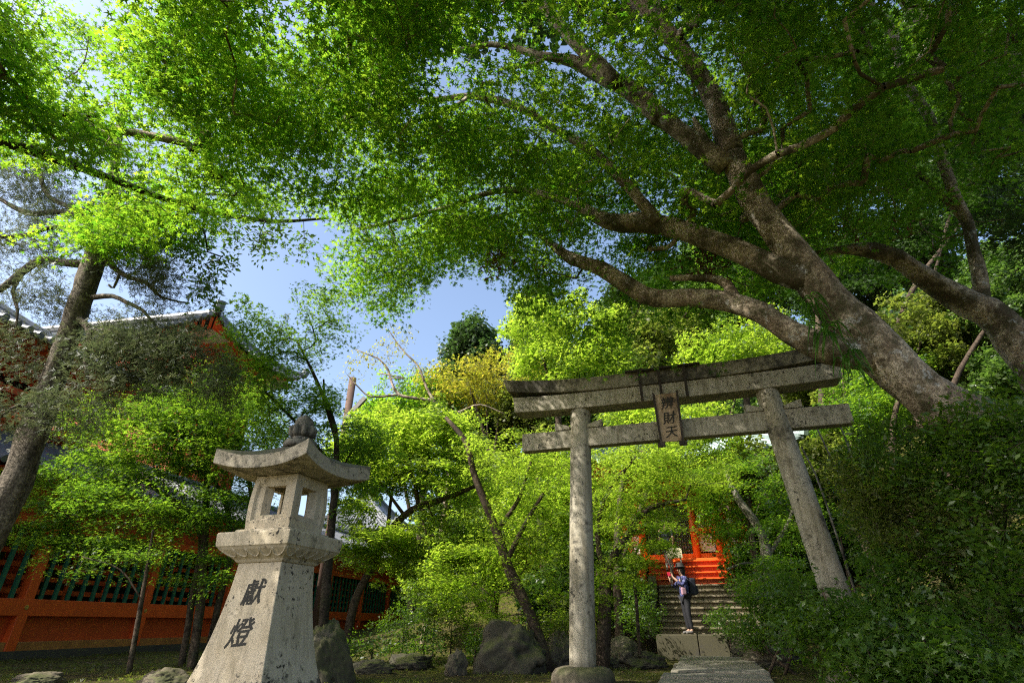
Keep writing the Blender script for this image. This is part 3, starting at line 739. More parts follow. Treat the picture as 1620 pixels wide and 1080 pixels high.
def build_hall(name, loc, rz, label, W_, D_, zwall, ze, zr, over, z0=0, lift=.6, inset=5, cat='hall'):
    e = empty(name, loc, rz, label, cat)
    MB().box((0, 0, (z0 + zwall) / 2), (W_ - .3, D_ - .3, zwall - z0)).build('wall', M['vermilion_dark'], e)
    mb = MB()
    for zz in (z0 + .5, z0 + (zwall - z0) * .55, zwall - .3): mb.box((0, 0, zz), (W_ - .02, D_ - .02, .34))
    mb.build('beams', M['vermilion'], e)
    nn = 6
    for i in range(nn):
        for (x, y) in ((W_ / 2, -D_ / 2 + D_ * i / (nn - 1)), (-W_ / 2 + W_ * i / (nn - 1), -D_ / 2)):
            MB().tube([(x, y, z0), (x, y, zwall)], .22, n=14).build('column', M['vermilion'], e, smooth=True)
    for i in range(nn - 1):
        y = -D_ / 2 + D_ * (i + .5) / (nn - 1)
        m = MB(); m.box((W_ / 2 - .1, y, z0 + (zwall - z0) * .35), (.1, D_ / (nn - 1) * .6, (zwall - z0) * .3)); m.build('window', M['green'], e)
        x = -W_ / 2 + W_ * (i + .5) / (nn - 1)
        m = MB(); m.box((x, -D_ / 2 + .1, z0 + (zwall - z0) * .35), (W_ / (nn - 1) * .6, .1, (zwall - z0) * .3)); m.build('window', M['white'], e)
    mb, my = MB(), MB(); brackets(mb, my, W_, D_, zwall, nn + 4); mb.build('brackets', [M['vermilion'], M['yellow_paint']], e)
    mb = MB(); soffit(mb, W_ + 2 * over - .4, D_ + 2 * over - .4, W_, D_, ze, zwall + 1.25, lift, 44); mb.build('rafters', M['vermilion'], e)
    mb = MB(); hip_roof(mb, W_ + 2 * over, D_ + 2 * over, ze, zr, lift, inset); mb.build('tiled_roof', M['tile'], e)
    # under-boarding closes the eaves
    m = MB(); hw_, hd = W_ / 2 + over - .25, D_ / 2 + over - .25; a, b = W_ / 2, D_ / 2
    m.add([(-hw_, -hd, ze), (hw_, -hd, ze), (hw_, hd, ze), (-hw_, hd, ze), (-a, -b, zwall + 1.4), (a, -b, zwall + 1.4), (a, b, zwall + 1.4), (-a, b, zwall + 1.4)], [(0, 1, 5, 4), (1, 2, 6, 5), (2, 3, 7, 6), (3, 0, 4, 7)]); m.build('eave_board', M['cream'], e)
    return e
K9 = R(10)
build_hall('temple_hall', (-19.6, 12.3, 0), -K9, 'vermilion temple hall whose sunlit tiled eave slopes down behind the pine', 8.2, 11.0, 6.1, 8.0, 11.2, 1.9, lift=.35, inset=4.5)
build_hall('temple_gate', (-21.0, 25.4, 0), -K9 + R(90), 'taller vermilion temple gate with grey tiled upper roof corner behind the pine', 3.8, 14, 10.8, 12.3, 15.2, 1.75, lift=.75, inset=3.2, cat='gate building')

# small tiled roof seen behind the lantern
e = empty('side_shrine', P(566, 1000, 42) * 1.0, -K9, 'small shrine with sunlit pale tiled roof, just right of the lantern', 'shrine'); e.location.z = 0
MB().box((0, 0, 3.1), (4.8, 5, 6.2)).build('wall', M['vermilion_dark'], e)
mb = MB(); hip_roof(mb, 7.2, 8, 6.4, 9.4, .3, 2.8, .3); mb.build('tiled_roof', M['tile'], e)

# ================================================================== RED HALL AT THE TOP OF THE STAIRS
def build_shrine():
    o = LO + FW * 3.75 + RT * 1.25; e = empty('shrine_hall', (o.x, o.y, 0), -A17, 'bright vermilion shrine hall with black lattice doors at the top of the stairs', 'shrine hall')
    z0 = 1.925
    MB().box((0, 2.9, z0 / 2), (6.4, 5.6, z0 - .01)).build('stone_base', M['rock_pale'], e)
    # wooden stair block and veranda
    for k in range(4):
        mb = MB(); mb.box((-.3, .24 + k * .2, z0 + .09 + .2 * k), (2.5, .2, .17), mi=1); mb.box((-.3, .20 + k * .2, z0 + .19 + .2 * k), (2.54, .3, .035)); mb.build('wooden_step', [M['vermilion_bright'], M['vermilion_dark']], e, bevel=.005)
    for sx in (-1.72, 1.12):
        mb = MB(); mb.box((sx, .5, z0 + .42), (.14, .9, .86)); mb.seg((sx, .0, z0 + .75), (sx, 1.1, z0 + 1.35), .12, .1); mb.build('stair_rail', M['vermilion_bright'], e, bevel=.01)
    for sx in (-2.3, 1.9):
        MB().box((sx, 1.0, z0 + .42), (1.1, .10, .8)).build('veranda_panel', M['vermilion_dark'], e)
        for zz in (.08, .5, .86): MB().box((sx, .96, z0 + zz), (1.2, .12, .1)).build('veranda_rail', M['vermilion_bright'], e, bevel=.01)
        for dx in (-.55, 0, .55): MB().box((sx + dx, .93, z0 + .48), (.09, .1, .98)).build('veranda_post', M['vermilion'], e, bevel=.01)
    MB().box((0, 2.3, z0 + .83), (5.6, 2.7, .14)).build('veranda_floor', M['vermilion_bright'], e, bevel=.01)
    for x in (-2.4, -1.75, .12, .95, 2.45):
        MB().tube([(x, 1.75, z0), (x, 1.75, z0 + 4.1)], .13, n=14).build('column', M['vermilion_bright'], e, smooth=True)
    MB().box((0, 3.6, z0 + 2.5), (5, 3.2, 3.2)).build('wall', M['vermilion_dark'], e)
    for x in (-1.22, -.37):
        mb = MB(); 
        for i in range(9): mb.box((x + (i - 4) * .09, 1.86, z0 + 2.0), (.028, .03, 1.7)); 
        for j in range(18): mb.box((x, 1.84, z0 + 1.18 + j * .098), (.78, .03, .028))
        mb.build('lattice_door', M['black'], e)
        MB().box((x, 1.92, z0 + 2.0), (.84, .04, 1.75)).build('door_backing', M['white'], e)
    for (x, z) in ((.53, 1.5), (.53, 2.35), (1.6, 1.5), (1.6, 2.35), (-2.08, 1.5), (-2.08, 2.35)):
        MB().box((x, 1.9, z0 + z), (.52, .05, .62)).build('white_panel', M['white'], e)
    for z in (1.05, 2.95, 3.7): MB().box((0, 1.8, z0 + z), (5.0, .14, .16)).build('beam', M['vermilion_bright'], e)
    MB().box((1.28, 1.8, z0 + 1.92), (2.4, .14, .16)).build('beam', M['vermilion_bright'], e)
    mb = MB()
    for x in (-2.4, -1.75, .12, .95, 2.45): mb.box((x, 1.6, z0 + 1.92), (.34, .06, .12))
    mb.build('gilt_fittings', M['brass'], e)
    mb = MB(); soffit(mb, 7.4, 7.4, 5, 5, 0, .5, .2, 26)
    mb.v = [(a, b + 3.3, c + z0 + 3.9) for a, b, c in mb.v]; mb.build('rafters', M['vermilion_bright'], e)
    mb = MB(); hip_roof(mb, 8.0, 8.0, 0, 2.4, .35, 2.6, .4); mb.v = [(a, b + 3.3, c + z0 + 4.0) for a, b, c in mb.v]; mb.build('copper_roof', M['copper'], e)
    # sign board on the rail
    s = empty('notice_board', (o + RT * -.62 + FW * .0 + UP * 0), -A17, 'small cream notice board propped above the red steps', 'sign')
    MB().box((0, -.06, z0 + .98), (.5, .03, .32)).build('panel', M['cream'], s); 
    for sx in (-.18, .18): MB().box((sx, -.02, z0 + .42), (.04, .04, .84)).build('leg', M['greywood'], s)
build_shrine()

# ================================================================== PEOPLE
def skin(name, pts, edges, mat, parent, sub=2, root=0, world=False):
    me = bpy.data.meshes.new(name); me.from_pydata([p[:3] for p in pts], edges, []); o = link(name, me, mat, parent)
    md = o.modifiers.new('skin', 'SKIN'); md.use_smooth_shade = True; md.branch_smoothing = .4
    for i, p in enumerate(pts):
        sv = me.skin_vertices[0].data[i]; rx = p[3]; ry = p[4] if len(p) > 4 else rx; sv.radius = (rx, ry); sv.use_root = (i == root)
    ss = o.modifiers.new('sub', 'SUBSURF'); ss.levels = sub; ss.render_levels = sub; return o
def ellipsoid(name, c, r, mat, parent, rot=None):
    bm = bmesh.new(); bmesh.ops.create_icosphere(bm, subdivisions=3, radius=1)
    Mx = Matrix.Translation(c) @ (rot or Matrix()) @ Matrix.Diagonal((*r, 1)); bm.transform(Mx)
    me = bpy.data.meshes.new(name); bm.to_mesh(me); bm.free(); me.polygons.foreach_set('use_smooth', [True] * len(me.polygons)); return link(name, me, mat, parent)
def hand(pts, ed, wrist, d, side, L=.17):
    """palm + five fingers from a wrist vertex; d = pointing direction, side = thumb side"""
    d = Vector(d).normalized(); s = Vector(side); s = (s - d * s.dot(d)).normalized(); nrm = d.cross(s); w0 = Vector(pts[wrist][:3])
    p = len(pts); pts.append((*(w0 + d * .05), .022, .03)); ed.append((wrist, p))
    for k, ln in enumerate((.07, .08, .075, .06)):
        r0 = w0 + d * .085 + s * (.03 - .02 * k); i = len(pts)
        pts.append((*r0, .0095)); pts.append((*(r0 + d * ln * .5 + nrm * .01), .009)); pts.append((*(r0 + d * ln * .75 + nrm * .035), .008)); ed += [(p, i), (i, i + 1), (i + 1, i + 2)]
    i = len(pts); r0 = w0 + d * .045 + s * .035; pts.append((*r0, .011)); pts.append((*(r0 + d * .03 + s * .02 + nrm * .02), .0095)); ed += [(p, i), (i, i + 1)]
def build_person():
    # stands on the landing in profile, facing left (-x local), looking and photographing upward
    loc = Vector((4.74, 16.2, .568))
    e = empty('person', loc, R(12), 'person in dark hat and blue patterned shirt raising a red phone on the landing', 'person')
    # local frame: -x front, +-y sides
    pts = [(0, 0, .90, .115, .15), (0.01, 0, 1.08, .105, .135), (.0, 0, 1.25, .115, .155), (-.01, 0, 1.36, .09, .13), (-.02, 0, 1.43, .05), (-.035, 0, 1.50, .052), (-.04, 0, 1.56, .085, .075), (-.045, 0, 1.62, .08, .072),
           (0, -.095, .86, .09), (-.02, -.10, .47, .058), (.03, -.10, .09, .038), (0, .095, .86, .09), (.0, .10, .47, .058), (.05, .10, .09, .038),
           (-.07, -.105, .04, .036, .03), (-.15, -.11, .03, .03, .02), (-.05, .105, .04, .036, .03), (-.13, .11, .03, .03, .02),
           (-.01, -.19, 1.35, .05), (-.15, -.22, 1.16, .04), (-.31, -.14, 1.34, .032), (-.335, -.12, 1.37, .025),
           (-.01, .19, 1.35, .05), (-.13, .22, 1.14, .04), (-.30, .12, 1.28, .032), (-.325, .10, 1.31, .025)]
    ed = [(0, 1), (1, 2), (2, 3), (3, 4), (4, 5), (5, 6), (6, 7), (0, 8), (8, 9), (9, 10), (0, 11), (11, 12), (12, 13), (10, 14), (14, 15), (13, 16), (16, 17), (3, 18), (18, 19), (19, 20), (20, 21), (3, 22), (22, 23), (23, 24), (24, 25)]
    hand(pts, ed, 21, (-.3, .1, 1), (0, 1, 0)); hand(pts, ed, 25, (-.3, 0, 1), (0, -1, 0))
    body = skin('body', pts, ed, M['skin'], e)
    # face details: nose, eyes, mouth, ear
    f = MB(); c = Vector((-.115, 0, 1.575)); f.add([c + Vector((.0, -.012, -.02)), c + Vector((0, .012, -.02)), c + Vector((0, 0, .025)), c + Vector((-.025, 0, -.016))], [(0, 2, 3), (1, 3, 2), (0, 3, 1), (0, 1, 2)]); f.build('nose', M['skin'], e)
    for s in (-1, 1):
        ellipsoid('eye', (-.112, s * .03, 1.60), (.008, .012, .007), M['hair'], e); ellipsoid('ear', (-.03, s * .078, 1.58), (.018, .01, .03), M['skin'], e)
    ellipsoid('mouth', (-.112, 0, 1.53), (.006, .022, .006), M['redphone'], e)
    ellipsoid('hair', (.0, 0, 1.575), (.10, .095, .12), M['hair'], e); ellipsoid('hair', (.055, 0, 1.47), (.05, .065, .09), M['hair'], e)
    mb = MB(); mb.lathe((-.03, 0, 1.64), [(.155, 0), (.158, .008), (.115, .03), (.108, .08), (.09, .115), (.05, .13), (.01, .133)], 24); h = mb.build('hat', M['hat'], e, smooth=True)
    sp = [(0, 0, .84, .135, .175), (.0, 0, .98, .125, .16), (0.01, 0, 1.12, .125, .155), (.0, 0, 1.27, .13, .17), (-.01, 0, 1.38, .09, .12), (-.02, 0, 1.42, .058),
          (-.01, -.195, 1.35, .065), (-.15, -.225, 1.16, .056), (-.27, -.16, 1.29, .044), (-.01, .195, 1.35, .065), (-.13, .225, 1.14, .056), (-.26, .15, 1.24, .044)]
    skin('shirt', sp, [(0, 1), (1, 2), (2, 3), (3, 4), (4, 5), (4, 6), (6, 7), (7, 8), (4, 9), (9, 10), (10, 11)], M['shirt'], e)
    tp = [(0, 0, .93, .118, .15), (0, -.095, .84, .10), (-.02, -.10, .47, .072), (.03, -.10, .10, .055), (0, .095, .84, .10), (0, .10, .47, .072), (.05, .10, .10, .055)]
    skin('trousers', tp, [(0, 1), (1, 2), (2, 3), (0, 4), (4, 5), (5, 6)], M['trousers'], e)
    for s, dx in ((-1, 0), (1, .02)): skin('shoe', [(.05 + dx, s * .10, .05, .045, .04), (-.06 + dx, s * .105, .045, .045, .04), (-.16 + dx, s * .11, .035, .04, .03)], [(0, 1), (1, 2)], M['shoe'], e)
    Mw = Matrix.Translation(loc) @ Matrix.Rotation(R(12), 4, 'Z')
    b = empty('backpack', Mw @ Vector((.22, 0, 1.15)), R(12), 'dark navy backpack worn by the person on the landing', 'backpack')
    bm = MB(); bm.box((.0, 0, 0), (.2, .30, .44)); bm.build('pack_body', M['pack'], b, bevel=.05); bm = MB(); bm.box((.12, 0, -.08), (.08, .22, .22)); bm.build('front_pocket', M['pack'], b, bevel=.03)
    for s in (-1, 1): MB().tube([(-.08, s * .12, .18), (-.16, s * .12, .25), (-.29, s * .12, .22), (-.36, s * .13, .08), (-.34, s * .14, -.08), (-.2, s * .15, -.18), (-.08, s * .13, -.18)], .016, n=8).build('strap', M['pack'], b, smooth=True)
    b = empty('shoulder_bag', Mw @ Vector((-.12, -.20, 1.03)), R(12), 'small pink bag hanging at the side of the person on the landing', 'bag')
    MB().box((0, 0, 0), (.14, .08, .19)).build('pouch', M['pinkbag'], b, bevel=.03)
    MB().tube([(0, 0, .1), (.06, .03, .25), (.1, .1, .36)], .01, n=6).build('strap', M['pinkbag'], b)
    b = empty('phone', Mw @ Vector((-.39, 0, 1.46)), R(12), 'red phone held up in both hands by the person', 'phone')
    MB().box((0, 0, 0), (.014, .17, .10), M=Matrix.Rotation(R(-20), 4, 'Y')).build('case', M['redphone'], b, bevel=.004); MB().box((0, 0, 0), (.003, .155, .088), M=Matrix.Rotation(R(-20), 4, 'Y') @ Matrix.Translation((.009, 0, 0))).build('screen', M['black'], b)
    b = empty('walking_stick', Mw @ Vector((-.28, -.11, 1.40)), R(12), 'long dark stick held upright by the person with the red phone', 'stick')
    mb = MB(); mb.tube([(.02, 0, -.14), (-.2, 0, .62)], .021, n=8); mb.tube([(-.2, 0, .62), (-.21, 0, .66)], .028, n=8); mb.build('shaft', M['darkwood'], b, smooth=True)
build_person()
def build_person_far():
    o = LO + FW * 3.95 + RT * .42 + UP * 0; loc = Vector((o.x, o.y, 1.935 + .42))
    e = empty('person', loc, R(60), 'person half hidden by leaves on the red steps, only legs clearly showing', 'person')
    pts = [(0, 0, .90, .11, .14), (0, 0, 1.1, .10, .13), (0, 0, 1.3, .11, .15), (0, 0, 1.42, .05), (0, 0, 1.48, .05), (0, 0, 1.58, .085),
           (0, -.09, .85, .085), (-.03, -.09, .47, .05), (.02, -.09, .09, .036), (-.10, -.10, .035, .03), (0, .09, .85, .085), (.0, .09, .47, .05), (.04, .09, .09, .036), (-.08, .10, .035, .03),
           (0, -.19, 1.36, .048), (.02, -.22, 1.10, .038), (-.05, -.22, .87, .028), (0, .19, 1.36, .048), (.02, .22, 1.10, .038), (-.05, .22, .87, .028)]
    ed = [(0, 1), (1, 2), (2, 3), (3, 4), (4, 5), (0, 6), (6, 7), (7, 8), (8, 9), (0, 10), (10, 11), (11, 12), (12, 13), (2, 14), (14, 15), (15, 16), (2, 17), (17, 18), (18, 19)]
    hand(pts, ed, 16, (-.2, 0, -1), (-1, 0, 0)); hand(pts, ed, 19, (-.2, 0, -1), (-1, 0, 0))
    skin('body', pts, ed, M['skin'], e); ellipsoid('hair', (.03, 0, 1.61), (.10, .095, .11), M['hair'], e)
    for s in (-1, 1): skin('sock', [(.02 + .01 * s, s * .09, .30, .05), (.02, s * .09, .10, .048)], [(0, 1)], M['sock'], e); skin('shoe', [(.04, s * .09, .05, .045, .04), (-.12, s * .10, .04, .04, .03)], [(0, 1)], M['shoe'], e)
    skin('jacket', [(0, 0, .80, .13, .17), (0, 0, 1.1, .12, .15), (0, 0, 1.3, .13, .17), (0, 0, 1.40, .07), (0, -.2, 1.34, .06), (.02, -.225, 1.1, .05), (0, .2, 1.34, .06), (.02, .225, 1.1, .05)], [(0, 1), (1, 2), (2, 3), (2, 4), (4, 5), (2, 6), (6, 7)], M['pack'], e)
    skin('shorts', [(0, 0, .9, .12, .15), (0, -.09, .8, .095), (-.02, -.09, .5, .075), (0, .09, .8, .095), (0, .09, .5, .075)], [(0, 1), (1, 2), (0, 3), (3, 4)], M['trousers'], e)
build_person_far()

# ================================================================== ROCKS, POLE
def rock(px, py, Y, rx, ry, rz, mat, label, seed, lean=0, zadd=0, cat='rock', group=None, z=None, name='boulder'):
    p = P(px, py, Y); bm = bmesh.new(); bmesh.ops.create_icosphere(bm, subdivisions=5, radius=1)
    for v in bm.verts:
        n = v.co.normalized(); q = n * 1.3 + Vector((seed * 3.1, 0, 0))
        # faceted: planes cut the sphere
        r = 1 + .3 * mnoise.noise(q) + .16 * mnoise.noise(q * 2.7) + .05 * mnoise.noise(q * 6)
        rr = random.Random(seed)
        for _ in range(9):
            d = Vector((rr.uniform(-1, 1), rr.uniform(-1, 1), rr.uniform(-.4, 1))).normalized(); dd = n.dot(d)
            if dd > .1: r = min(r, rr.uniform(.72, .9) / dd + .02 * mnoise.noise(q * 5))
        r += -.10 * abs(mnoise.noise(q * 3.3 + Vector((4, 4, 4)))) ** .7 + .035 * mnoise.noise(q * 9) + .02 * mnoise.noise(q * 20); v.co = n * r; v.co.x *= rx; v.co.y *= ry; v.co.z *= rz
    if lean: bm.transform(Matrix.Rotation(lean, 4, 'Y'))
    zb = gz(p.x, p.y) if z is None else z
    me = bpy.data.meshes.new(name); bm.to_mesh(me); bm.free(); me.polygons.foreach_set('use_smooth', [True] * len(me.polygons))
    o = link(name, me, mat); o.location = (p.x, p.y, zb + rz * .45 + zadd); tag(o, label, cat, group); return o
rock(808, 1030, 11.5, .72, .6, .62, M['rock'], 'big dark mossy boulder left of the sunlit torii pillar', 3)
rock(522, 1010, 9.5, .34, .45, .62, M['rock'], 'leaning grey rock slab with a sunlit face right beside the lantern', 8, lean=R(-22))
rock(450, 1070, 8.2, .5, .4, .1, M['rock_pale'], 'low flat stone in the moss right behind the lantern foot', 5)
rock(262, 1082, 9.0, .38, .3, .18, M['rock_pale'], 'pale ridged stone at the foot of the multi-stem maple', 12)
rock(60, 1085, 9.2, .35, .3, .13, M['rock_pale'], 'small whitish stone in the moss at the bottom left corner', 15)
rock(722, 1030, 11.0, .22, .2, .28, M['rock_pale'], 'small pale upright rock left of the big boulder', 18)
rock(880, 1010, 12.5, .45, .4, .45, M['rock_pale'], 'tan rock between the boulder and the sunlit pillar', 21)
rock(985, 1002, 13.5, .4, .4, .42, M['rock_pale'], 'pale rock between the pillar and the landing', 24)
rock(1020, 1030, 13.2, .42, .4, .22, M['rock'], 'low mossy rock at the left corner of the landing', 27)
rock(960, 1020, 12.8, .25, .22, .16, M['rock_pale'], 'small yellowish stone behind the sunlit pillar', 30)
rock(1215, 1015, 13.0, .6, .5, .35, M['rock_pale'], 'pale flat-topped rock right of the landing under leaves', 33)
rock(1175, 1025, 14.2, .35, .3, .26, M['rock'], 'small dark rock right of the path slabs', 36)
rock(650, 1040, 12.5, .5, .4, .22, M['rock'], 'low dark rock in shade between lantern and boulder', 39)
rock(590, 1045, 11.5, .4, .3, .16, M['rock'], 'flat mossy rock just right of the leaning slab', 42)

e = empty('utility_pole', (P(552, 640, 24).x, 24, 0), 0, 'brown round pole with a short grey brace behind the lantern finial', 'pole')
zt = P(552, 598, 24).z
MB().tube([(0, 0, 0), (0, 0, zt)], .17, n=16).build('shaft', M['polewood'], e, smooth=True)
pa = P(549, 665, 24); pb = P(580, 632, 23.9); ob = Vector(e.location)
MB().seg(pa - ob + Vector((0, -.25, 0)), pb - ob + Vector((0, -.25, 0)), .16, .2).build('brace', M['greywood'], e)
MB().tube([(0, -.16, pa.z), (0, -.28, pa.z)], .05, n=8).build('bolt', M['darkwood'], e)

# ================================================================== TREES
def inpoly(x, y, poly):
    poly = np.array(poly, float); n = len(poly); ins = np.zeros(len(x), bool); j = n - 1
    for i in range(n):
        xi, yi = poly[i]; xj, yj = poly[j]
        c = ((yi > y) != (yj > y)) & (x < (xj - xi) * (y - yi) / (yj - yi + 1e-12) + xi); ins ^= c; j = i
    return ins
def nz3(p, s, off=0): return np.array([mnoise.noise(Vector(q) * s + Vector((off, off * .7, 0))) for q in p])

# ---- the great maple: trunk beside the torii, limbs reaching over the whole court
maple_limbs = [
    np.concatenate([[[8.3, 6.6, .5, .75], [7.9, 6.5, 1.5, .62]], limb((1680, 770, 6.3, 104), (1590, 705, 6.2, 92), (1490, 640, 6.1, 80), (1400, 560, 6.1, 71), (1330, 490, 6.1, 62), (1270, 420, 6.1, 54), (1215, 350, 6.1, 45), (1180, 290, 6.0, 41), (1158, 245, 6.0, 38))]),
    limb((1158, 245, 6.0, 40), (1140, 190, 5.9, 33), (1118, 135, 5.8, 29), (1088, 92, 5.6, 27), (1050, 45, 5.4, 25), (1010, 0, 5.2, 24), (960, -60, 5.0, 26), (880, -130, 4.7, 20), (760, -200, 4.5, 12)),
    limb((1150, 262, 6.0, 37), (1095, 222, 5.9, 32), (1040, 182, 5.8, 28), (990, 142, 5.7, 24), (958, 124, 5.7, 24), (905, 96, 5.6, 18), (850, 88, 5.5, 13), (778, 70, 5.5, 9), (690, 90, 5.6, 6)),
    limb((985, 140, 5.7, 24), (945, 100, 5.5, 22), (905, 62, 5.3, 19), (860, 10, 5.1, 15), (800, -60, 4.9, 10)),
    limb((1040, 190, 5.8, 24), (1030, 160, 5.75, 20), (1000, 135, 5.7, 18), (955, 118, 5.7, 15)),
    limb((1275, 440, 6.1, 44), (1230, 428, 6.2, 41), (1170, 398, 6.4, 37), (1110, 375, 6.6, 33), (1060, 358, 6.8, 31), (1010, 352, 7.0, 32), (960, 350, 7.2, 26), (900, 320, 7.5, 14), (800, 300, 7.7, 10), (700, 330, 7.9, 7), (560, 365, 8.2, 4)),
    limb((1040, 352, 6.8, 26), (1015, 320, 6.7, 19), (980, 280, 6.6, 17), (930, 235, 6.5, 15), (880, 205, 6.4, 13), (820, 170, 6.3, 12), (750, 152, 6.3, 11), (690, 158, 6.3, 9), (600, 160, 6.4, 7), (520, 153, 6.5, 5), (400, 190, 6.6, 4), (250, 160, 6.7, 3)),
    limb((745, 150, 6.3, 9), (720, 170, 6.3, 8), (680, 180, 6.35, 7), (630, 205, 6.4, 6), (570, 195, 6.5, 4)),
    limb((480, 150, 6.5, 5), (460, 200, 6.6, 4), (420, 225, 6.7, 4), (330, 260, 6.9, 3)),
    limb((1375, 560, 6.15, 58), (1310, 552, 6.2, 46), (1255, 528, 6.35, 40), (1205, 496, 6.5, 37), (1150, 478, 6.8, 33), (1090, 470, 7.0, 30), (1040, 472, 7.2, 27), (1000, 455, 7.4, 28), (950, 425, 7.6, 24), (905, 410, 7.8, 20), (880, 392, 7.9, 13), (850, 370, 8.0, 7)),
    limb((1165, 482, 6.75, 22), (1150, 450, 6.8, 16), (1120, 440, 6.9, 12), (1060, 440, 7.1, 9)),
    limb((1120, 232, 5.95, 18), (1106, 208, 5.9, 15), (1097, 186, 5.85, 5)),
    limb((860, 95, 5.5, 9), (830, 105, 5.6, 6), (790, 110, 5.7, 4)),
    limb((1050, 20, 5.4, 26), (1010, 10, 5.8, 30), (975, 30, 6.2, 28), (960, 60, 6.5, 18)),
]
rg = np.random.default_rng(11)
CAN = [(-600, -900), (-600, -100), (-60, 180), (0, 190), (30, 235), (75, 262), (130, 258), (165, 280), (190, 300), (175, 330), (110, 362), (112, 380), (150, 405), (230, 392), (300, 372), (340, 345), (420, 330), (480, 365), (520, 400), (545, 430), (575, 470), (600, 492), (625, 490), (640, 458), (680, 432), (705, 398), (722, 392), (745, 425), (800, 425), (852, 448), (872, 500), (930, 520), (1000, 530), (1040, 560), (1090, 520), (1180, 455), (1260, 470), (1330, 430), (1450, 330), (1620, 260), (2300, 150), (2300, -900)]
HOLES = [[(1040, 0), (1120, 0), (1100, 30), (1060, 35)], [(1020, 300), (1068, 300), (1068, 342), (1030, 345)], [(930, 360), (990, 372), (960, 395), (925, 392)], [(420, 345), (560, 330), (540, 400), (440, 400)], [(0, 0), (0, 0), (0, 0)]]
def canopy_tips(n, xr, yr, zf, region=None, gapf=None):
    p = np.stack([rg.uniform(*xr, n), rg.uniform(*yr, n), np.zeros(n)], 1)
    zlo = zf(p[:, 0], p[:, 1]); p[:, 2] = zlo[0] + rg.random(n) ** .8 * (zlo[1] - zlo[0])
    x, y = proj(p); k = inpoly(x, y, CAN) | (y < -60); k &= ~((p[:, 0] > -4) & (p[:, 0] < 4.5) & (p[:, 1] > 9.5))
    for h in HOLES: k &= ~inpoly(x, y, h)
    p = p[k]; x = x[k]; y = y[k]
    g = nz3(p, .85, 5); thr = np.where(x < 560, -.04, -.16); k = g > thr
    return p[k]
def slab(x, y):
    lo = 6.0 + .10 * np.hypot(x, y - 7) * 0 + .35 * np.sin(x * .7) * np.cos(y * .6); hi = lo + np.clip(1.9 + .34 * (x + 4), 1.3, 5.0)
    return lo, hi
tips = canopy_tips(10500, (-9.5, 8.5), (.6, 10.5), slab)
tx, ty = proj(tips)
# lower skirt hanging to the edge of the sky gap
def skirt(n, pts, r):
    o = []
    for px, py, Y in pts: o.append(np.array(P(px, py, Y)) + rg.normal(size=(n, 3)) * r)
    return np.concatenate(o)
tips = np.concatenate([tips, skirt(9, [(600, 430, 8.3), (560, 380, 8.2), (640, 400, 8.4), (690, 370, 8.3), (590, 330, 8.0), (740, 350, 8.2), (790, 390, 8.2), (830, 420, 8.2), (640, 340, 8), (880, 440, 8), (930, 470, 7.9), (980, 500, 7.8), (1040, 500, 7.7), (1020, 420, 7.6), (1100, 430, 7.4), (890, 350, 8), (960, 320, 7.9),
    (1190, 440, 7), (1080, 400, 7.2), (840, 320, 8.3), (1130, 340, 7.2), (770, 300, 8.2)], .42),
    skirt(7, [(60, 205, 7.5), (120, 235, 7.4), (190, 262, 7.3), (30, 150, 7.2), (150, 180, 7), (240, 300, 7.2), (270, 340, 7.2), (200, 350, 7.2), (150, 375, 7.3), (310, 320, 7.2), (100, 30, 7.2), (150, 70, 7.4), (60, 80, 7.3), (110, 120, 7.5)], .28)])
maple_twigs_extra = [limb((600, 400, 8.3, 6), (560, 440, 8.2, 5), (520, 470, 8.1, 4), (480, 520, 8.1, 3))]
def clear_limbs(tips, limbs, margin=30):
    x, y = proj(tips); keep = np.ones(len(tips), bool)
    for L in limbs:
        C = catmull(L, .15); lx, ly = proj(C[:, :3]); lr = C[:, 3] / C[:, 1] * 700
        d = np.hypot(x[:, None] - lx[None], y[:, None] - ly[None]) - lr[None] - margin; j = d.argmin(1)
        keep &= ~((d[np.arange(len(x)), j] < 0) & (tips[:, 1] < C[j, 1] + .35) & (tips[:, 2] < C[j, 2] + .6))
    return tips[keep]
tips = tips[np.linalg.norm(tips - np.array([0, 0, CAMZ]), axis=1) > 5.6]
tips = clear_limbs(tips, maple_limbs[:3], 30)
tips = clear_limbs(tips, [L for L in maple_limbs[:6] + [maple_limbs[6][:8]] + maple_limbs[9:11]], 14)
CL2 = limb((1556, 490, 8, 30), (1549, 430, 7.9, 27), (1535, 370, 7.8, 24), (1508, 298, 7.6, 22), (1484, 230, 7.4, 21), (1464, 180, 7.2, 20), (1434, 128, 7, 18), (1415, 60, 6.8, 16), (1392, 22, 6.6, 14), (1350, -20, 6.4, 12))
CL3 = limb((1622, 560, 8, 72), (1580, 507, 8, 60), (1510, 468, 8, 46), (1460, 438, 8, 40), (1420, 408, 8, 34), (1380, 396, 8, 28))
tips = clear_limbs(tips, [CL2, CL3], 22)
great = tree('maple_tree', (8.3, 6.6, gz(8.3, 6.6)), maple_limbs, tips, 'great old maple whose leaning trunk and forked limbs arch over the torii and the court', 'maple tree', M['maple'], M['maple_bark'], kind='maple', per=64, rad=.46, size=.128, seed=5, tilt=.36, flatness=.10, r0=.0030, maxlink=4.5)

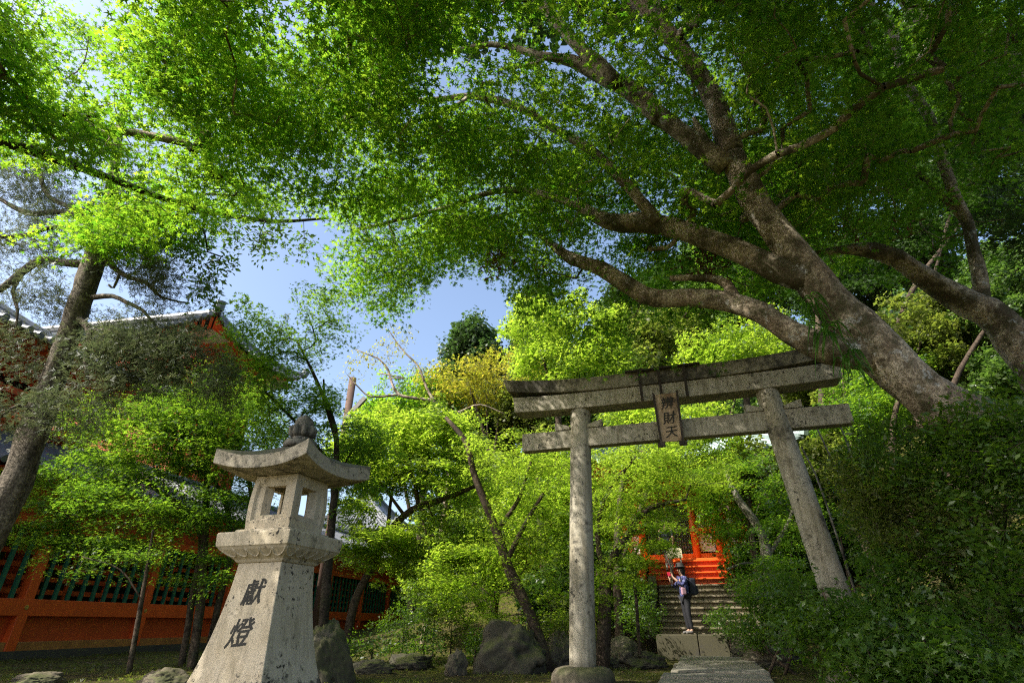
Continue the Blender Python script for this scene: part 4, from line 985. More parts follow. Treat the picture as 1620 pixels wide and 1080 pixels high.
def ground_first(*pts):
    L = limb(*pts); L[0][2] = gz(L[0][0], L[0][1]) - .05; return L
def ells(*lst, yd=None):
    """(px, py, depth, half width px, half height px)"""
    o = []
    for px, py, Y, rx, ry in lst:
        k = PXS(px, py, Y); o.append((P(px, py, Y), (rx * k, yd or max(.6, (rx + ry) * .5 * k), ry * k)))
    return o
def mid(name, label, cat, limbs, els, mat, bk, dens=6, seed=1, avoid=(), layer=.34, **kw):
    rg_ = np.random.default_rng(seed); t = ell_tips(els, rg_, dens, layer=layer)
    if len(avoid):
        x, y = proj(t); k = np.ones(len(t), bool)
        for a in avoid: k &= ~inpoly(x, y, a)
        t = t[k]
    if name == 'maple_tree' and seed == 31: t = clear_limbs(t, [CL2, CL3] + maple_limbs[:3], 30)
    t = t[t[:, 2] > np.array([gz(*q[:2]) + .15 for q in t])]
    b = limbs[0][0]; return tree(name, (b[0], b[1], gz(b[0], b[1])), limbs, t, label, cat, mat, bk, seed=seed, **kw)
MT = 'maple tree'
HALLBOX = [(1016, 905), (1040, 884), (1066, 874), (1074, 826), (1100, 800), (1130, 800), (1132, 880), (1124, 935), (1105, 1010), (1040, 1010), (1020, 935)]
mid('maple_tree', 'multi-stem maple left of the lantern, thin grey stems and layered crown before the red corridor', MT,
    [ground_first((305, 1052, 12.4, 15), (316, 960, 12.4, 13), (322, 880, 12.4, 12), (326, 800, 12.3, 10), (332, 700, 12.2, 7), (345, 640, 12.2, 4)),
     ground_first((345, 1052, 12.2, 15), (372, 960, 12.2, 13), (390, 880, 12.2, 11), (400, 800, 12.3, 8), (385, 720, 12.3, 5)),
     ground_first((290, 1045, 12.8, 11), (302, 960, 12.8, 10), (318, 850, 12.6, 9), (290, 802, 12.3, 8), (255, 780, 12.1, 7), (205, 742, 12, 5), (170, 762, 11.9, 3)),
     ground_first((325, 1050, 12.7, 12), (345, 960, 12.7, 10), (365, 860, 12.7, 8), (350, 780, 12.7, 6), (290, 690, 12.6, 4))],
    ells((175, 655, 12, 80, 36), (215, 670, 11.6, 90, 40), (260, 720, 11.6, 60, 40), (60, 840, 11.6, 60, 22), (180, 856, 11.8, 120, 26), (330, 900, 11.8, 60, 26), (265, 695, 12, 120, 62), (330, 640, 12, 110, 55), (130, 760, 12, 90, 60), (250, 790, 12, 150, 45), (390, 720, 12.5, 60, 110), (90, 810, 11.6, 60, 30), (370, 850, 12, 50, 30), (300, 610, 12, 60, 30)),
    M['maple_mid'], M['thin_bark'], dens=21, seed=21, kind='maple', per=80, rad=.36, size=.098, r0=.0028)
mid('maple_sapling', 'thin young maple with one slender stem against the red corridor wall', MT,
    [ground_first((208, 1052, 11.2, 8), (222, 960, 11.2, 7), (236, 880, 11.2, 5), (242, 838, 11.2, 3)), limb((225, 950, 11.2, 3), (190, 900, 11.1, 2.5), (130, 880, 11, 2))],
    ells((165, 890, 11, 100, 26), (240, 868, 11, 70, 22)), M['maple_mid'], M['thin_bark'], dens=10, seed=22, kind='maple', per=55, rad=.3, size=.075, r0=.0022)
mid('maple_tree', 'maple with dark upright trunk right behind the stone lantern, crown shading the lantern roof', MT,
    [ground_first((508, 1045, 9.6, 17), (514, 960, 9.6, 15), (522, 860, 9.6, 13), (530, 760, 9.6, 11), (530, 680, 9.6, 8), (500, 600, 9.5, 5), (470, 540, 9.4, 3)),
     limb((528, 740, 9.6, 7), (480, 680, 9.6, 5), (420, 620, 9.5, 4)), limb((530, 690, 9.6, 6), (515, 640, 9.6, 4), (512, 600, 9.6, 3))],
    ells((530, 690, 9.8, 80, 60), (465, 640, 9.8, 100, 50), (400, 520, 9.3, 62, 45), (380, 580, 9.3, 50, 30), (455, 575, 9.4, 50, 32), (510, 470, 9, 32, 36), (500, 530, 9.2, 45, 32), (542, 620, 9.4, 40, 36), (585, 700, 9.8, 35, 45), (560, 770, 9.8, 45, 36)),
    M['maple_mid'], M['dark_bark'], dens=22, seed=23, avoid=[[(528, 585), (606, 585), (606, 668), (528, 668)]], kind='maple', per=70, rad=.32, size=.10, r0=.003)
mid('maple_tree', 'bright yellow-green sunlit maple in the middle, its curved branch sweeping right above the boulder', MT,
    [ground_first((545, 1025, 14.2, 15), (562, 950, 14.2, 13), (590, 895, 14.2, 12), (612, 845, 14.1, 11), (652, 806, 14, 10), (700, 790, 13.9, 9), (760, 765, 13.8, 6)),
     limb((662, 802, 14, 7), (655, 760, 14, 6), (640, 720, 14, 5), (620, 670, 14, 4)), limb((640, 815, 14, 6), (600, 760, 14, 4), (570, 720, 14, 3)), limb((612, 845, 14.1, 6), (620, 780, 14.3, 5), (630, 740, 14.4, 4))],
    ells((620, 715, 14, 95, 60), (700, 740, 14, 80, 55), (700, 840, 14, 80, 45), (650, 880, 14.5, 80, 35), (740, 895, 13.5, 70, 45), (650, 665, 14, 85, 30), (560, 690, 14, 50, 40), (560, 880, 13.4, 40, 26), (585, 752, 14.4, 45, 32), (598, 840, 13.2, 42, 16), (560, 800, 13.4, 22, 22), (720, 680, 14.5, 50, 35)),
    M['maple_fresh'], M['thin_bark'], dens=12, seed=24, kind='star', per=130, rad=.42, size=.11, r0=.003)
mid('maple_tree', 'maple with leaning curved trunk between the boulder and the sunlit pillar', MT,
    [ground_first((868, 1040, 12, 26), (838, 970, 12, 18), (806, 900, 12, 16), (785, 840, 12, 14), (765, 790, 12, 12), (747, 740, 12, 10), (738, 700, 12, 9), (705, 660, 12.1, 5)),
     limb((800, 890, 12, 9), (830, 830, 11.9, 7), (860, 780, 11.8, 5)), limb((785, 840, 12, 8), (820, 790, 12.2, 6), (840, 730, 12.3, 4))],
    ells((790, 715, 12, 70, 35), (855, 765, 12, 65, 50), (820, 840, 12, 75, 45), (865, 905, 12, 55, 55), (760, 960, 12.2, 60, 28), (885, 700, 12.4, 45, 35), (720, 930, 12.5, 60, 35)),
    M['maple_fresh'], M['thin_bark'], dens=13, seed=25, kind='maple', per=90, rad=.36, size=.095, r0=.003)
mid('maple_tree', 'maple just right of the sunlit pillar, leaves hanging in front of the red hall', MT,
    [ground_first((952, 1040, 12.4, 22), (956, 970, 12.4, 19), (962, 900, 12.4, 15), (990, 850, 12.4, 11), (1025, 805, 12.4, 8), (1085, 790, 12.4, 4)), limb((960, 915, 12.4, 10), (945, 850, 12.4, 8), (960, 780, 12.4, 6), (1000, 730, 12.5, 4)),
     ground_first((1008, 1005, 13, 6), (1006, 940, 13, 5), (1000, 890, 13, 4), (1020, 850, 13, 3))],
    ells((1000, 740, 12.5, 85, 40), (1060, 785, 12.5, 75, 36), (985, 835, 12.3, 55, 50), (990, 885, 12.3, 45, 40), (950, 930, 12.4, 32, 40), (1045, 725, 13, 80, 35), (1120, 760, 13, 55, 40), (955, 790, 12.3, 40, 50), (1015, 910, 12.8, 28, 30), (1052, 842, 12.4, 13, 12), (1045, 862, 12.4, 12, 10)),
    M['maple_fresh'], M['thin_bark'], dens=14, seed=26, avoid=[HALLBOX], kind='maple', per=90, rad=.33, size=.095, r0=.003)
mid('maple_tree', 'small maple with pale curving stem right of the stairs', MT,
    [ground_first((1225, 985, 13.6, 20), (1216, 900, 13.6, 17), (1203, 840, 13.6, 14), (1168, 790, 13.6, 11), (1150, 750, 13.6, 6)), limb((1214, 880, 13.6, 7), (1250, 820, 13.5, 5), (1260, 760, 13.5, 3)), limb((1216, 900, 13.6, 6), (1180, 890, 13.3, 4), (1150, 900, 13, 3))],
    ells((1170, 735, 13.6, 75, 40), (1195, 905, 12.6, 46, 40), (1170, 850, 12.8, 32, 24), (1235, 800, 13.6, 55, 50), (1200, 965, 12.6, 40, 26), (1235, 900, 12.5, 50, 60)),
    M['maple_mid'], M['pale_bark'], dens=10, seed=27, avoid=[HALLBOX], kind='maple', per=85, rad=.33, size=.095, r0=.003)

# ---- the tree at the right edge: pale limb with a reddish limb climbing from it
mid('maple_tree', 'second old maple at the right edge with a thin limb climbing from its pale limb', MT,
    [np.concatenate([[[11.0, 8.4, gz(11, 8.4) - .1, .42], [10.4, 8.2, 3.4, .38]], limb((1690, 640, 8, 66), (1622, 560, 8, 56), (1580, 507, 8, 48), (1510, 468, 8, 38), (1460, 438, 8, 33), (1420, 408, 8, 29), (1380, 396, 8, 25), (1340, 394, 8.1, 16), (1285, 402, 8.2, 8))]),
     limb((1556, 490, 8, 22), (1549, 430, 7.9, 19), (1538, 385, 7.85, 17), (1530, 350, 7.8, 17), (1506, 298, 7.6, 16), (1487, 240, 7.4, 15), (1470, 185, 7.2, 15), (1432, 132, 7, 14), (1420, 85, 6.85, 13), (1413, 50, 6.8, 12), (1390, 20, 6.6, 11), (1350, -20, 6.4, 9), (1280, -90, 6.2, 9), (1200, -150, 6, 6)),
     limb((1525, 345, 7.8, 13), (1470, 290, 7.8, 9), (1420, 250, 7.9, 8), (1350, 210, 8, 6), (1260, 190, 8.2, 4)), limb((1436, 130, 7, 9), (1470, 60, 7, 7), (1500, -20, 6.9, 5))],
    ells((1400, 230, 8.4, 170, 130), (1300, 100, 8, 160, 110), (1520, 120, 7.8, 130, 120), (1250, 300, 8.8, 110, 80), (1600, 300, 8.5, 110, 130), (1450, 380, 9, 120, 40), (1180, 60, 8, 120, 80), yd=1.6),
    M['maple_shaded'], M['maple_bark'], dens=2.6, seed=31, kind='maple', per=70, rad=.46, size=.125, r0=.003)
mid('evergreen_tree', 'massive dark evergreen limb with hanging leaves in the top right corner', 'evergreen tree',
    [np.concatenate([[[13.5, 7.0, gz(13.5, 7) - .1, .6], [13.0, 7, 6, .5]], limb((1780, 260, 7, 100), (1680, 170, 7, 90), (1600, 110, 7, 80), (1540, 70, 7, 66), (1480, 40, 7, 40), (1440, 0, 7, 26), (1380, -60, 7, 16))])],
    ells((1580, 190, 7.2, 90, 70), (1600, 60, 7.4, 100, 80), (1500, 60, 7.6, 60, 50), (1640, 330, 7.6, 80, 80), yd=1.0), M['evergreen'], M['dark_bark'], dens=7, seed=32, kind='oval', per=90, rad=.4, size=.10, r0=.003)

# ---- pine
pine_limbs = [np.concatenate([[[-9.3, 8.4, -.1, .3]], limb((-95, 1000, 8.2, 58), (-40, 890, 8.1, 52), (22, 765, 8, 42), (84, 602, 8, 36), (110, 530, 8, 32), (133, 460, 8, 30), (150, 412, 8, 27), (166, 360, 8, 26), (178, 300, 8, 18), (181, 265, 8, 14), (190, 200, 8, 10), (205, 140, 8, 6))]),
    limb((140, 418, 8, 15), (97, 415, 8, 13), (66, 411, 7.9, 12), (35, 429, 7.8, 11), (0, 458, 7.7, 10), (-50, 470, 7.6, 6)), limb((150, 350, 8, 10), (97, 336, 8.1, 9), (50, 338, 8.2, 8), (23, 328, 8.3, 7), (-10, 308, 8.4, 4)),
    limb((150, 365, 8, 8), (105, 359, 7.8, 8), (74, 361, 7.7, 7), (40, 372, 7.6, 6), (0, 374, 7.5, 5)), limb((135, 338, 8, 7), (78, 312, 8.1, 7), (64, 280, 8.1, 6), (50, 258, 8.2, 5), (23, 219, 8.3, 3)),
    limb((165, 405, 8, 9), (182, 425, 8, 8), (202, 438, 8, 7), (233, 448, 8.1, 6), (255, 470, 8.1, 4), (300, 480, 8.2, 2)), limb((148, 470, 8, 9), (178, 468, 7.9, 7), (200, 478, 7.8, 6), (226, 491, 7.8, 5), (250, 520, 7.8, 3)),
    limb((120, 500, 8, 12), (142, 525, 7.8, 9), (136, 570, 7.7, 7), (138, 600, 7.7, 4)), limb((140, 525, 7.8, 6), (170, 522, 7.7, 5), (210, 540, 7.7, 3)), limb((60, 660, 8, 8), (30, 640, 7.7, 6), (0, 660, 7.6, 4)),
    limb((36, 430, 7.8, 8), (20, 460, 7.8, 5), (28, 490, 7.8, 4), (24, 530, 7.8, 2)), limb((160, 385, 8, 6), (210, 350, 8.2, 5), (250, 340, 8.3, 3)), limb((190, 430, 8, 5), (180, 455, 8, 4), (172, 450, 8, 3))]
mid('pine_tree', 'tall leaning needle tree with furrowed grey trunk at the left edge', 'pine tree', pine_limbs,
    ells((50, 280, 8, 80, 50), (40, 390, 8, 70, 35), (110, 340, 8.2, 60, 40), (230, 400, 8.2, 50, 50), (285, 455, 8.2, 55, 35), (60, 470, 8, 70, 30), (200, 550, 7.8, 70, 36), (290, 560, 7.9, 70, 45), (330, 610, 8, 40, 30), (180, 610, 7.8, 60, 30), (30, 560, 7.8, 45, 36), (30, 650, 7.7, 40, 45), (120, 650, 7.8, 50, 36), (215, 330, 8.2, 45, 45), (260, 520, 8, 60, 30), (210, 560, 8.1, 100, 40), (290, 590, 8.1, 80, 45), (170, 530, 8.2, 60, 30), yd=.7),
    M['needle'], M['pine_bark'], dens=26, seed=33, layer=0, kind='needle', per=70, rad=.22, size=.075, flatness=.5, tilt=.8, droop=1.0, r0=.0026, wob=.3, nside=14)

# ---- small-leaved tree whose branches hang into the picture from the left
mid('hanging_branch_tree', 'oval-leaved tree whose thin drooping twigs hang before the sky gap above the temple roof', 'tree',
    [np.array([[-8.6, 2.0, -.1, .22], [-8.5, 2.2, 3, .18], [-8.0, 3.2, 5.4, .13], [-6.9, 5.0, 6.5, .08], [-5.6, 6.6, 6.9, .05], *limb((360, 340, 7.8, 8), (440, 350, 7.9, 6), (520, 345, 8, 3))])],
    ells((390, 345, 7.9, 95, 26), (330, 400, 7.8, 50, 36), (440, 375, 8, 60, 22), (325, 450, 7.8, 22, 30), (290, 370, 7.8, 30, 30), yd=.6), M['broad'], M['dark_bark'], dens=26, seed=34, layer=0, kind='oval', per=22, rad=.22, size=.10, flatness=.5, tilt=.9, droop=1.0, r0=.0028)

# ---- shrubs on the bank at the right
for i, (lab, els, Yb, px) in enumerate([
    ('dense green shrub high on the bank under the big leaning trunk', [(1530, 730, 6.2, 140, 70), (1420, 720, 6.8, 80, 50), (1600, 670, 5.6, 80, 60), (1540, 670, 5.7, 50, 36), (1620, 740, 5.6, 80, 60)], 7.2, 1540),
    ('shrub with reddish-brown tinged twigs in the middle of the right bank', [(1430, 820, 6.9, 110, 80), (1370, 780, 7.2, 60, 60), (1500, 860, 6.6, 80, 60)], 7.2, 1440),
    ('broad shrub filling the right edge below the bank top', [(1580, 860, 6, 110, 90), (1620, 960, 5.8, 90, 100)], 6.4, 1600),
    ('light-leaved shrub covering the foot of the right torii pillar', [(1385, 930, 6.9, 90, 55), (1300, 930, 7.2, 60, 50), (1330, 1000, 7.0, 80, 50)], 7.2, 1340),
    ('low shrub at the bottom edge right of the torii pillar', [(1460, 1010, 6.0, 110, 55), (1540, 1050, 5.6, 90, 50), (1400, 1050, 6.0, 70, 40)], 6.0, 1470),
    ('shadowy shrub behind the right torii pillar', [(1370, 740, 9.6, 90, 50), (1290, 800, 9.6, 60, 60), (1330, 850, 9.2, 60, 70)], 9.8, 1360),
    ('low bush right of the landing, sunlit on top', [(1235, 950, 11.2, 56, 45), (1270, 980, 10.5, 60, 45), (1200, 1000, 12, 36, 20)], 11, 1225)]):
    b = P(px, 1000, Yb)
    st = [np.array([[b.x + .3 * (k - 1), b.y, gz(b.x, b.y) - .05, .03], [*(Vector(P(*els[k % len(els)][:3])) * .5 + Vector((b.x, b.y, gz(b.x, b.y))) * .5), .022], [*P(*els[k % len(els)][:3]), .012]]) for k in range(3)]
    mid('shrub', lab, 'shrub', st, ells(*els, yd=.7), M['olive'] if i == 1 else M['shrub'], M['thin_bark'], avoid=[[(1190, 560), (1262, 560), (1372, 905), (1366, 948), (1268, 945)]], dens=44 if Yb < 9 else 22, seed=40 + i, layer=0, kind='star' if i in (3, 4, 6) else 'oval', per=80 if i in (3, 4, 6) else 72, rad=.27, size=(.082 if i in (3, 4, 6) else .075) if Yb < 9 else .095, flatness=.3, tilt=.55, r0=.0022, group='shrubs on the right bank')
for i, (lab, px, py, Y, rx, ry, mt) in enumerate([
    ('rounded light green bush behind the boulder', 715, 985, 14, 36, 24, 'olive'),
    ('low shady bush right behind the leaning rock slab', 590, 1022, 13, 46, 16, 'shrub'), ('dark low bush midway between lantern and big boulder', 672, 1015, 13.4, 40, 20, 'shrub'), ('low fern-like bush left of the big boulder', 752, 1020, 12, 26, 16, 'shrub'), ('leafy low bush in front of the leaning curved trunk', 870, 1000, 12.6, 30, 22, 'olive'), ('dark bush at the end of the red corridor', 690, 940, 16, 45, 40, 'shrub'), ('leafy bush left of the stairs', 1008, 965, 14.5, 30, 40, 'shrub'),
    ('bush behind the sunlit pillar base', 905, 985, 14, 40, 34, 'olive'), ('dark bush at the foot of the corridor beside the lantern', 640, 985, 16, 50, 26, 'shrub'),
    ('small bush at the right end of the landing', 1150, 985, 14.6, 26, 24, 'shrub')]):
    p = P(px, py, Y); g0 = gz(p.x, p.y)
    mid('bush', lab, 'bush', [np.array([[p.x, p.y, g0 - .05, .03], [p.x, p.y, g0 + .3, .02], [*p, .01]])], ells((px, py, Y, rx, ry), yd=.7), M[mt], M['thin_bark'], dens=26, seed=60 + i, layer=0, kind='oval', per=80, rad=.24, size=.075, flatness=.4, tilt=.6, r0=.002)

# ---- trees farther back and up the hillside
rt = random.Random(5)
far = [
 ('tall maple with brilliant yellow-green crown above the middle of the torii', 'maple_tree', 19, [(850, 525, 62, 46), (925, 515, 60, 46), (880, 580, 80, 36), (960, 570, 55, 45)], 'maple_fresh', 900),
 ('dark conifer with pointed crown standing against the sky left of the torii', 'conifer', 45, [(752, 538, 24, 24), (745, 562, 44, 26), (765, 585, 44, 22), (748, 612, 56, 34), (745, 650, 60, 40)], 'evergreen', 750),
 ('dark conifer half hidden behind the brilliant maple above the torii', 'conifer', 42, [(850, 495, 26, 26), (845, 530, 36, 30), (850, 590, 50, 50)], 'evergreen', 848),
 ('yellow-leaved tree with orange tinges behind the left end of the torii', 'yellow_tree', 26, [(740, 600, 60, 22), (800, 590, 60, 24), (700, 615, 40, 22), (770, 625, 70, 20)], 'yellow', 770),
 ('pale green rounded tree left of the yellow-leaved one', 'broadleaf_tree', 28, [(655, 625, 58, 30), (610, 660, 60, 30), (690, 655, 60, 30)], 'maple', 655),
 ('grey-green evergreen behind the twisted bare branches', 'evergreen_tree', 30, [(760, 690, 60, 50), (800, 650, 60, 36)], 'evergreen', 790),
 ('olive green tree under the left end of the torii beam', 'broadleaf_tree', 26, [(850, 650, 60, 36), (880, 690, 60, 36)], 'olive', 865),
 ('broadleaf tree seen between the two torii beams on the left', 'broadleaf_tree', 24, [(950, 650, 70, 40), (930, 600, 60, 30)], 'broad', 950),
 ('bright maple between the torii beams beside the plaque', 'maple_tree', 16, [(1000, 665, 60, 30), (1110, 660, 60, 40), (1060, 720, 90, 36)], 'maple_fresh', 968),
 ('pale leafed tree above the plaque', 'broadleaf_tree', 25, [(1040, 540, 70, 50), (1000, 590, 60, 30)], 'olive', 1040),
 ('bright green tree above the right half of the torii cap', 'maple_tree', 22, [(1130, 560, 65, 40), (1200, 540, 60, 45)], 'maple_fresh', 1150),
 ('olive tree behind the right torii pillar top', 'broadleaf_tree', 20, [(1270, 640, 60, 50), (1250, 700, 60, 50)], 'olive', 1270),
 ('brown-tinged thicket tree below the right end of the tie beam', 'broadleaf_tree', 17, [(1180, 740, 60, 40), (1310, 730, 55, 50)], 'olive', 1200),
 ('yellow-green tree right of the torii under the leaning trunk', 'broadleaf_tree', 16, [(1400, 600, 70, 60), (1350, 660, 60, 50)], 'maple_mid', 1390),
 ('olive tree filling the gap under the pale limb', 'broadleaf_tree', 15, [(1460, 530, 90, 70), (1540, 600, 80, 70)], 'olive', 1480),
 ('dark green tree at the right edge under the pale limb', 'broadleaf_tree', 13.5, [(1590, 470, 80, 90), (1600, 620, 70, 70)], 'broad', 1600),
 ('dark evergreen high on the slope above the pale limb', 'evergreen_tree', 18, [(1420, 400, 100, 70), (1330, 450, 80, 60)], 'evergreen', 1400),
 ('dark evergreen at the right edge high on the slope', 'evergreen_tree', 15, [(1560, 300, 110, 90), (1600, 180, 110, 100)], 'evergreen', 1570),
 ('tall dark evergreen behind the climbing thin limb', 'evergreen_tree', 18, [(1430, 230, 110, 110), (1420, 90, 100, 100)], 'evergreen', 1430),
 ('shady evergreen behind the forked limbs of the great maple', 'evergreen_tree', 26, [(1250, 420, 100, 80), (1220, 300, 100, 90)], 'evergreen', 1240),
 ('evergreen on the ridge above the torii cap', 'evergreen_tree', 34, [(1010, 500, 70, 45), (1080, 470, 80, 50)], 'evergreen', 1040),
 ('shaded hillside tree behind the second limb', 'evergreen_tree', 32, [(1150, 430, 80, 70), (1120, 500, 80, 50)], 'broad', 1140),
 ('bright maple low behind the leaning-trunk maple', 'maple_tree', 18, [(900, 740, 80, 36), (860, 800, 70, 50), (940, 800, 60, 50)], 'maple_fresh', 900),
 ('shaded maple low behind the pale-stemmed one', 'maple_tree', 18, [(1150, 800, 60, 40), (1210, 860, 50, 60), (1260, 780, 50, 60)], 'maple', 1240),
 ('leafy maple behind the middle of the court', 'maple_tree', 20, [(760, 760, 70, 50), (800, 860, 70, 60), (700, 900, 60, 50)], 'maple_fresh', 780),
 ('dark hedge-like tree behind the landing', 'evergreen_tree', 17.5, [(920, 900, 60, 60), (880, 950, 60, 40), (985, 930, 34, 50)], 'broad', 930),
 ('dark shrubby tree right of the red hall', 'evergreen_tree', 19, [(1190, 930, 50, 60), (1260, 900, 60, 80), (1320, 860, 60, 80)], 'broad', 1230)]
for i, (lab, nm, Y, els, mt, bx) in enumerate(far):
    cx = P(bx, 900, Y).x; g0 = gz(cx, Y)
    L = [np.array([[cx, Y, g0 - .1, .16 * Y / 20], [cx + rt.uniform(-.3, .3), Y, g0 + (P(*els[0][:2], Y).z - g0) * .5, .12 * Y / 20], [*P(*els[0][:2], Y), .03]])]
    for e_ in els[1:]:
        q = P(*e_[:2], Y); L.append(np.array([[cx + (q.x - cx) * .15, Y, g0 + (q.z - g0) * .45, .07 * Y / 20], [cx + (q.x - cx) * .6, Y, g0 + (q.z - g0) * .8, .05], [*q, .02]]))
    far_ = Y > 23; cat = {'maple_tree': MT, 'conifer': 'conifer'}.get(nm, 'tree')
    mid(nm, lab, cat, L, ells(*[(a, b, Y, c, d) for a, b, c, d in els], yd=.09 * Y), M[mt], M['thin_bark'], dens=(26 / Y) ** 1.6 * 2.2, seed=80 + i, layer=.5 if 'maple' in mt else 0, kind='star' if mt.startswith('maple') or mt == 'yellow' else 'clump', per=45 if mt == 'yellow' else 120, rad=.024 * Y, size=.0072 * Y + .02, flatness=.35, tilt=.5, maxlink=6, r0=.004)
# the twisted nearly bare tree against the sky
tw = [np.concatenate([[[*P(668, 1000, 20)[:2], 0, .13]], limb((705, 800, 20, 13), (712, 700, 20, 12), (700, 665, 20, 11), (688, 636, 20, 9), (660, 630, 20, 7), (631, 624, 20, 7), (620, 605, 20, 6), (614, 585, 20, 5), (600, 568, 20, 4), (589, 563, 20, 3), (561, 552, 20, 2))]),
    limb((688, 636, 20, 8), (675, 613, 20, 6), (662, 580, 20, 5), (645, 562, 20, 4), (631, 546, 20, 3), (614, 521, 20, 2)), limb((631, 624, 20, 6), (587, 627, 20, 4), (567, 612, 20, 3), (550, 593, 20, 2)), limb((614, 598, 20, 4), (640, 598, 20, 3), (600, 590, 20, 3)), limb((705, 660, 20, 7), (730, 650, 20, 5), (760, 640, 20, 4), (800, 655, 20, 2)),
    limb((700, 690, 20, 6), (640, 665, 20, 4), (600, 650, 20, 3))]
for L in tw: L[:, 3] *= .68
mid('bare_tree', 'twisted half-bare tree with sparse pale yellow new leaves against the sky', 'tree', tw, ells((600, 560, 20, 50, 24), (632, 530, 20, 26, 18), (560, 590, 20, 20, 20), (660, 590, 20, 20, 20), yd=.8), M['yellow'], M['maple_bark'], dens=9, seed=120, layer=0, kind='star', per=9, rad=.25, size=.12, flatness=.5, tilt=.9, r0=.003)
# far wooded hillside
def forest():
    rg_ = np.random.default_rng(77); n = 2600; t = []
    while len(t) < n:
        x = rg_.uniform(-16, 55); y = rg_.uniform(27, 75); 
        if x < -8 and y < 45: continue
        if x / y < -.16: continue
        t.append((x, y, gz(x, y) + rg_.uniform(.3, 7.5)))
    t = np.array(t); V, Fc, rn = spray_leaves(t, rg_.normal(size=t.shape), 'clump', 60, 1.25, .5, rg_, .5, .7, .3)
    tag(link('forest', np_mesh('forest', V, Fc, rn), M['broad']), 'dense dark woodland covering the far hillside', 'woodland', kind='stuff')
forest()

# evergreen added mostly out of view behind the camera to shade the great maple
g_ = np.random.default_rng(9)
tt = np.stack([g_.uniform(-3.8, 6, 340), g_.uniform(-3, 7.3, 340), g_.uniform(11.6, 14.5, 340)], 1)
tree('evergreen_tree', (4.2, -4, gz(4.2, -4)), [np.array([[4.2, -4, gz(4.2, -4) - .1, .45], [4, -3.6, 5, .36], [3, -2, 10, .26], [1.5, 0, 12.5, .18], [0, 3, 13.2, .12]]), np.array([[3, -2, 10, .2], [4, 1, 12, .14], [3.5, 5, 13, .09]]), np.array([[1.5, 0, 12.5, .14], [-2, 1, 13.2, .09], [-4, 2.5, 13.5, .05]])],
     tt, 'very tall added shade evergreen, mostly out of view, its dark crown high above the great maple', 'evergreen tree', M['evergreen'], M['dark_bark'], kind='clump', per=110, rad=.75, size=.2, seed=99, maxlink=5, flatness=.3)

# ---- small things: ferns on the trunk, withered leaves, pale dead canes, litter and grass
def fern(px, py, Y, lab, n=26, L=.34, seed=1):
    rr = random.Random(seed); mb = MB(); o = P(px, py, Y)
    for k in range(n):
        a = rr.uniform(0, 6.28); d = Vector((math.cos(a) * .6 - .2, math.sin(a) * .5 - .4, rr.uniform(.1, .7))); l = L * rr.uniform(.6, 1.2); p0 = Vector((rr.uniform(-.10, .10), rr.uniform(-.04, .04), rr.uniform(-.12, .12))); prev = None; V = []
        for j in range(6):
            t = j / 5; q = p0 + d * l * t + Vector((0, 0, -l * 1.5 * t * t)); wv = Vector((-d.y, d.x, 0)).normalized() * .014 * math.sin(math.pi * (.12 + .85 * t)); V += [q - wv, q + wv]
        mb.add(V, [(2 * j, 2 * j + 1, 2 * j + 3, 2 * j + 2) for j in range(5)])
    ob = mb.build('fern_clump', M['maple']); ob.location = o; tag(ob, lab, 'fern', 'ferns growing on the leaning trunk')
fern(1285, 478, 5.75, 'uppermost fern clump growing on the leaning trunk at the limb fork', seed=1)
fern(1312, 520, 5.72, 'long-leaved fern clump hanging from the middle of the leaning trunk', n=34, L=.42, seed=2)
fern(1345, 570, 5.75, 'lowest fern clump on the leaning trunk above the torii end', n=22, seed=3)
def withered(px, py, Y, rx, ry, lab, seed):
    rg_ = np.random.default_rng(seed); o = np.array(P(px, py, Y)); k = PXS(px, py, Y); n = 14
    t = o + rg_.normal(size=(n, 3)) * np.array([rx * k, .3, ry * k]) * .5
    tree('withered_branch', tuple(o), [np.array([[*(o + np.array([0, 0, .5])), .015], [*o, .01]])], t, lab, 'dead branch', M['withered'], M['thin_bark'], kind='oval', per=16, rad=.15, size=.09, flatness=.8, tilt=1, droop=1, seed=seed, group='withered branches caught in the crowns')
withered(1345, 365, 7.6, 80, 40, 'reddish brown bunch of withered leaves hanging above the pale limb', 1)
withered(1120, 415, 7.2, 36, 24, 'small brown bunch of dead leaves under the second limb', 2)
withered(788, 410, 7.9, 10, 12, 'tiny brown dead leaf bunch at the edge of the sky gap', 3)
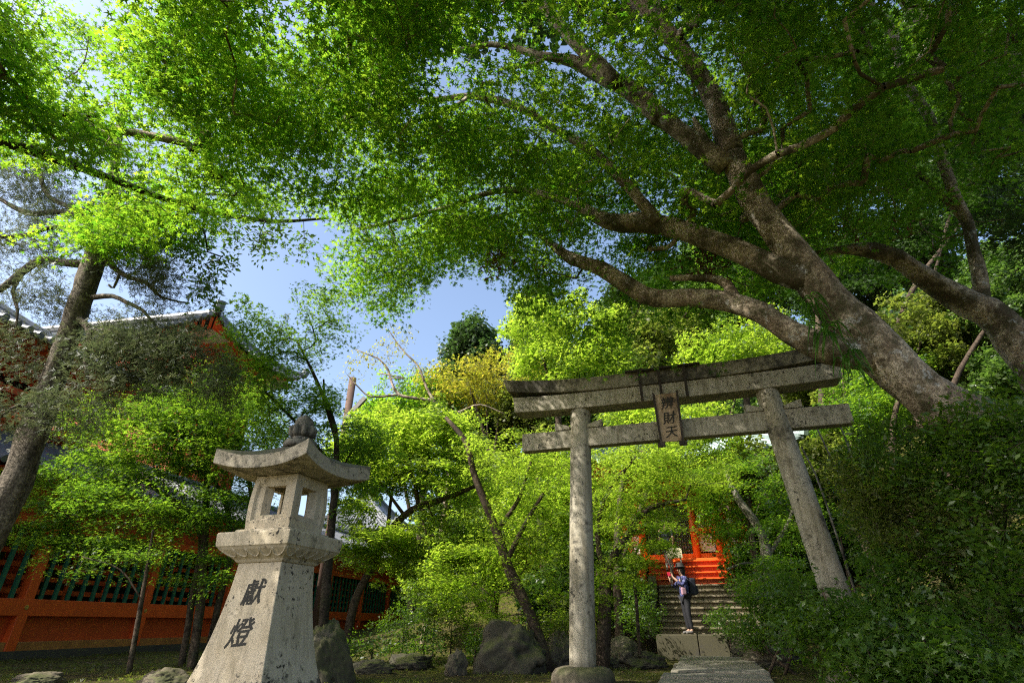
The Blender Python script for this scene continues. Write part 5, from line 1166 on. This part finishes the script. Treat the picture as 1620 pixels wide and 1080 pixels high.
for i, (a, b, c, lab) in enumerate([((1290, 672), (1322, 740), (1355, 815), 'pale dead cane right of the torii, the longest one'), ((1322, 655), (1340, 700), (1352, 735), 'short pale dead cane under the tie beam end'), ((1268, 706), (1290, 750), (1305, 790), 'pale dead cane nearest to the right torii pillar')]):
    e = MB().tube([P(*a, 8.9), P(*b, 8.9), P(*c, 8.8), Vector((P(*c, 8.8).x + .1, 8.7, gz(P(*c, 8.8).x, 8.7)))], [.012, .013, .015, .017], n=6).build('dead_cane', M['pale_bark'], smooth=True); tag(e, lab, 'cane', 'pale dead canes beside the torii')
def scatter(n, xr, yr, name, mat, kind, size, lab, cat, up, seed, clus=0):
    rg_ = np.random.default_rng(seed); x = rg_.uniform(*xr, n); y = yr[0] + (yr[1] - yr[0]) * rg_.random(n) ** 1.2
    k = np.array([mnoise.noise(Vector((a * .8, b * .8, seed))) > clus for a, b in zip(x, y)]); x, y = x[k], y[k]
    d = (x - (2.62 + (y - 10.15) * math.tan(A17))) ; k = ~((d > -.05) & (d < 1.6) & (y > 8.4) & (y < 19)); x, y = x[k], y[k]
    z = np.array([gz(a, b) + .05 * mnoise.noise(Vector((a * .5, b * .5, 0))) + .03 * mnoise.noise(Vector((a * 1.9, b * 1.9, 3))) + .012 * mnoise.noise(Vector((a * 6, b * 6, 5))) for a, b in zip(x, y)])
    C = np.stack([x, y, z + .012], 1); m = len(C); N = rg_.normal(size=(m, 3)) * (.35 if up else .9)
    if up: N[:, 2] += 1; al = None
    else: N[:, 2] *= .2; al = np.tile([0, 0, 1.0], (m, 1)) + rg_.normal(size=(m, 3)) * .35
    V, Fc, rn = leaf_geo(C, N, size * rg_.uniform(.5, 1.4, m), kind, rg_, al)
    tag(link(name, np_mesh(name, V, Fc, rn), mat), lab, cat, kind='stuff')
scatter(9000, (-13, 9), (6.5, 18), 'fallen_leaves', M['litter'], 'oval', .055, 'dry brown fallen leaves strewn over the moss', 'fallen leaves', True, 3, -.1)
scatter(26000, (-13, 9), (6.5, 19), 'moss_tufts', M['olive'], 'needle', .05, 'short moss and grass tufts covering the ground', 'moss', False, 4, -.05)
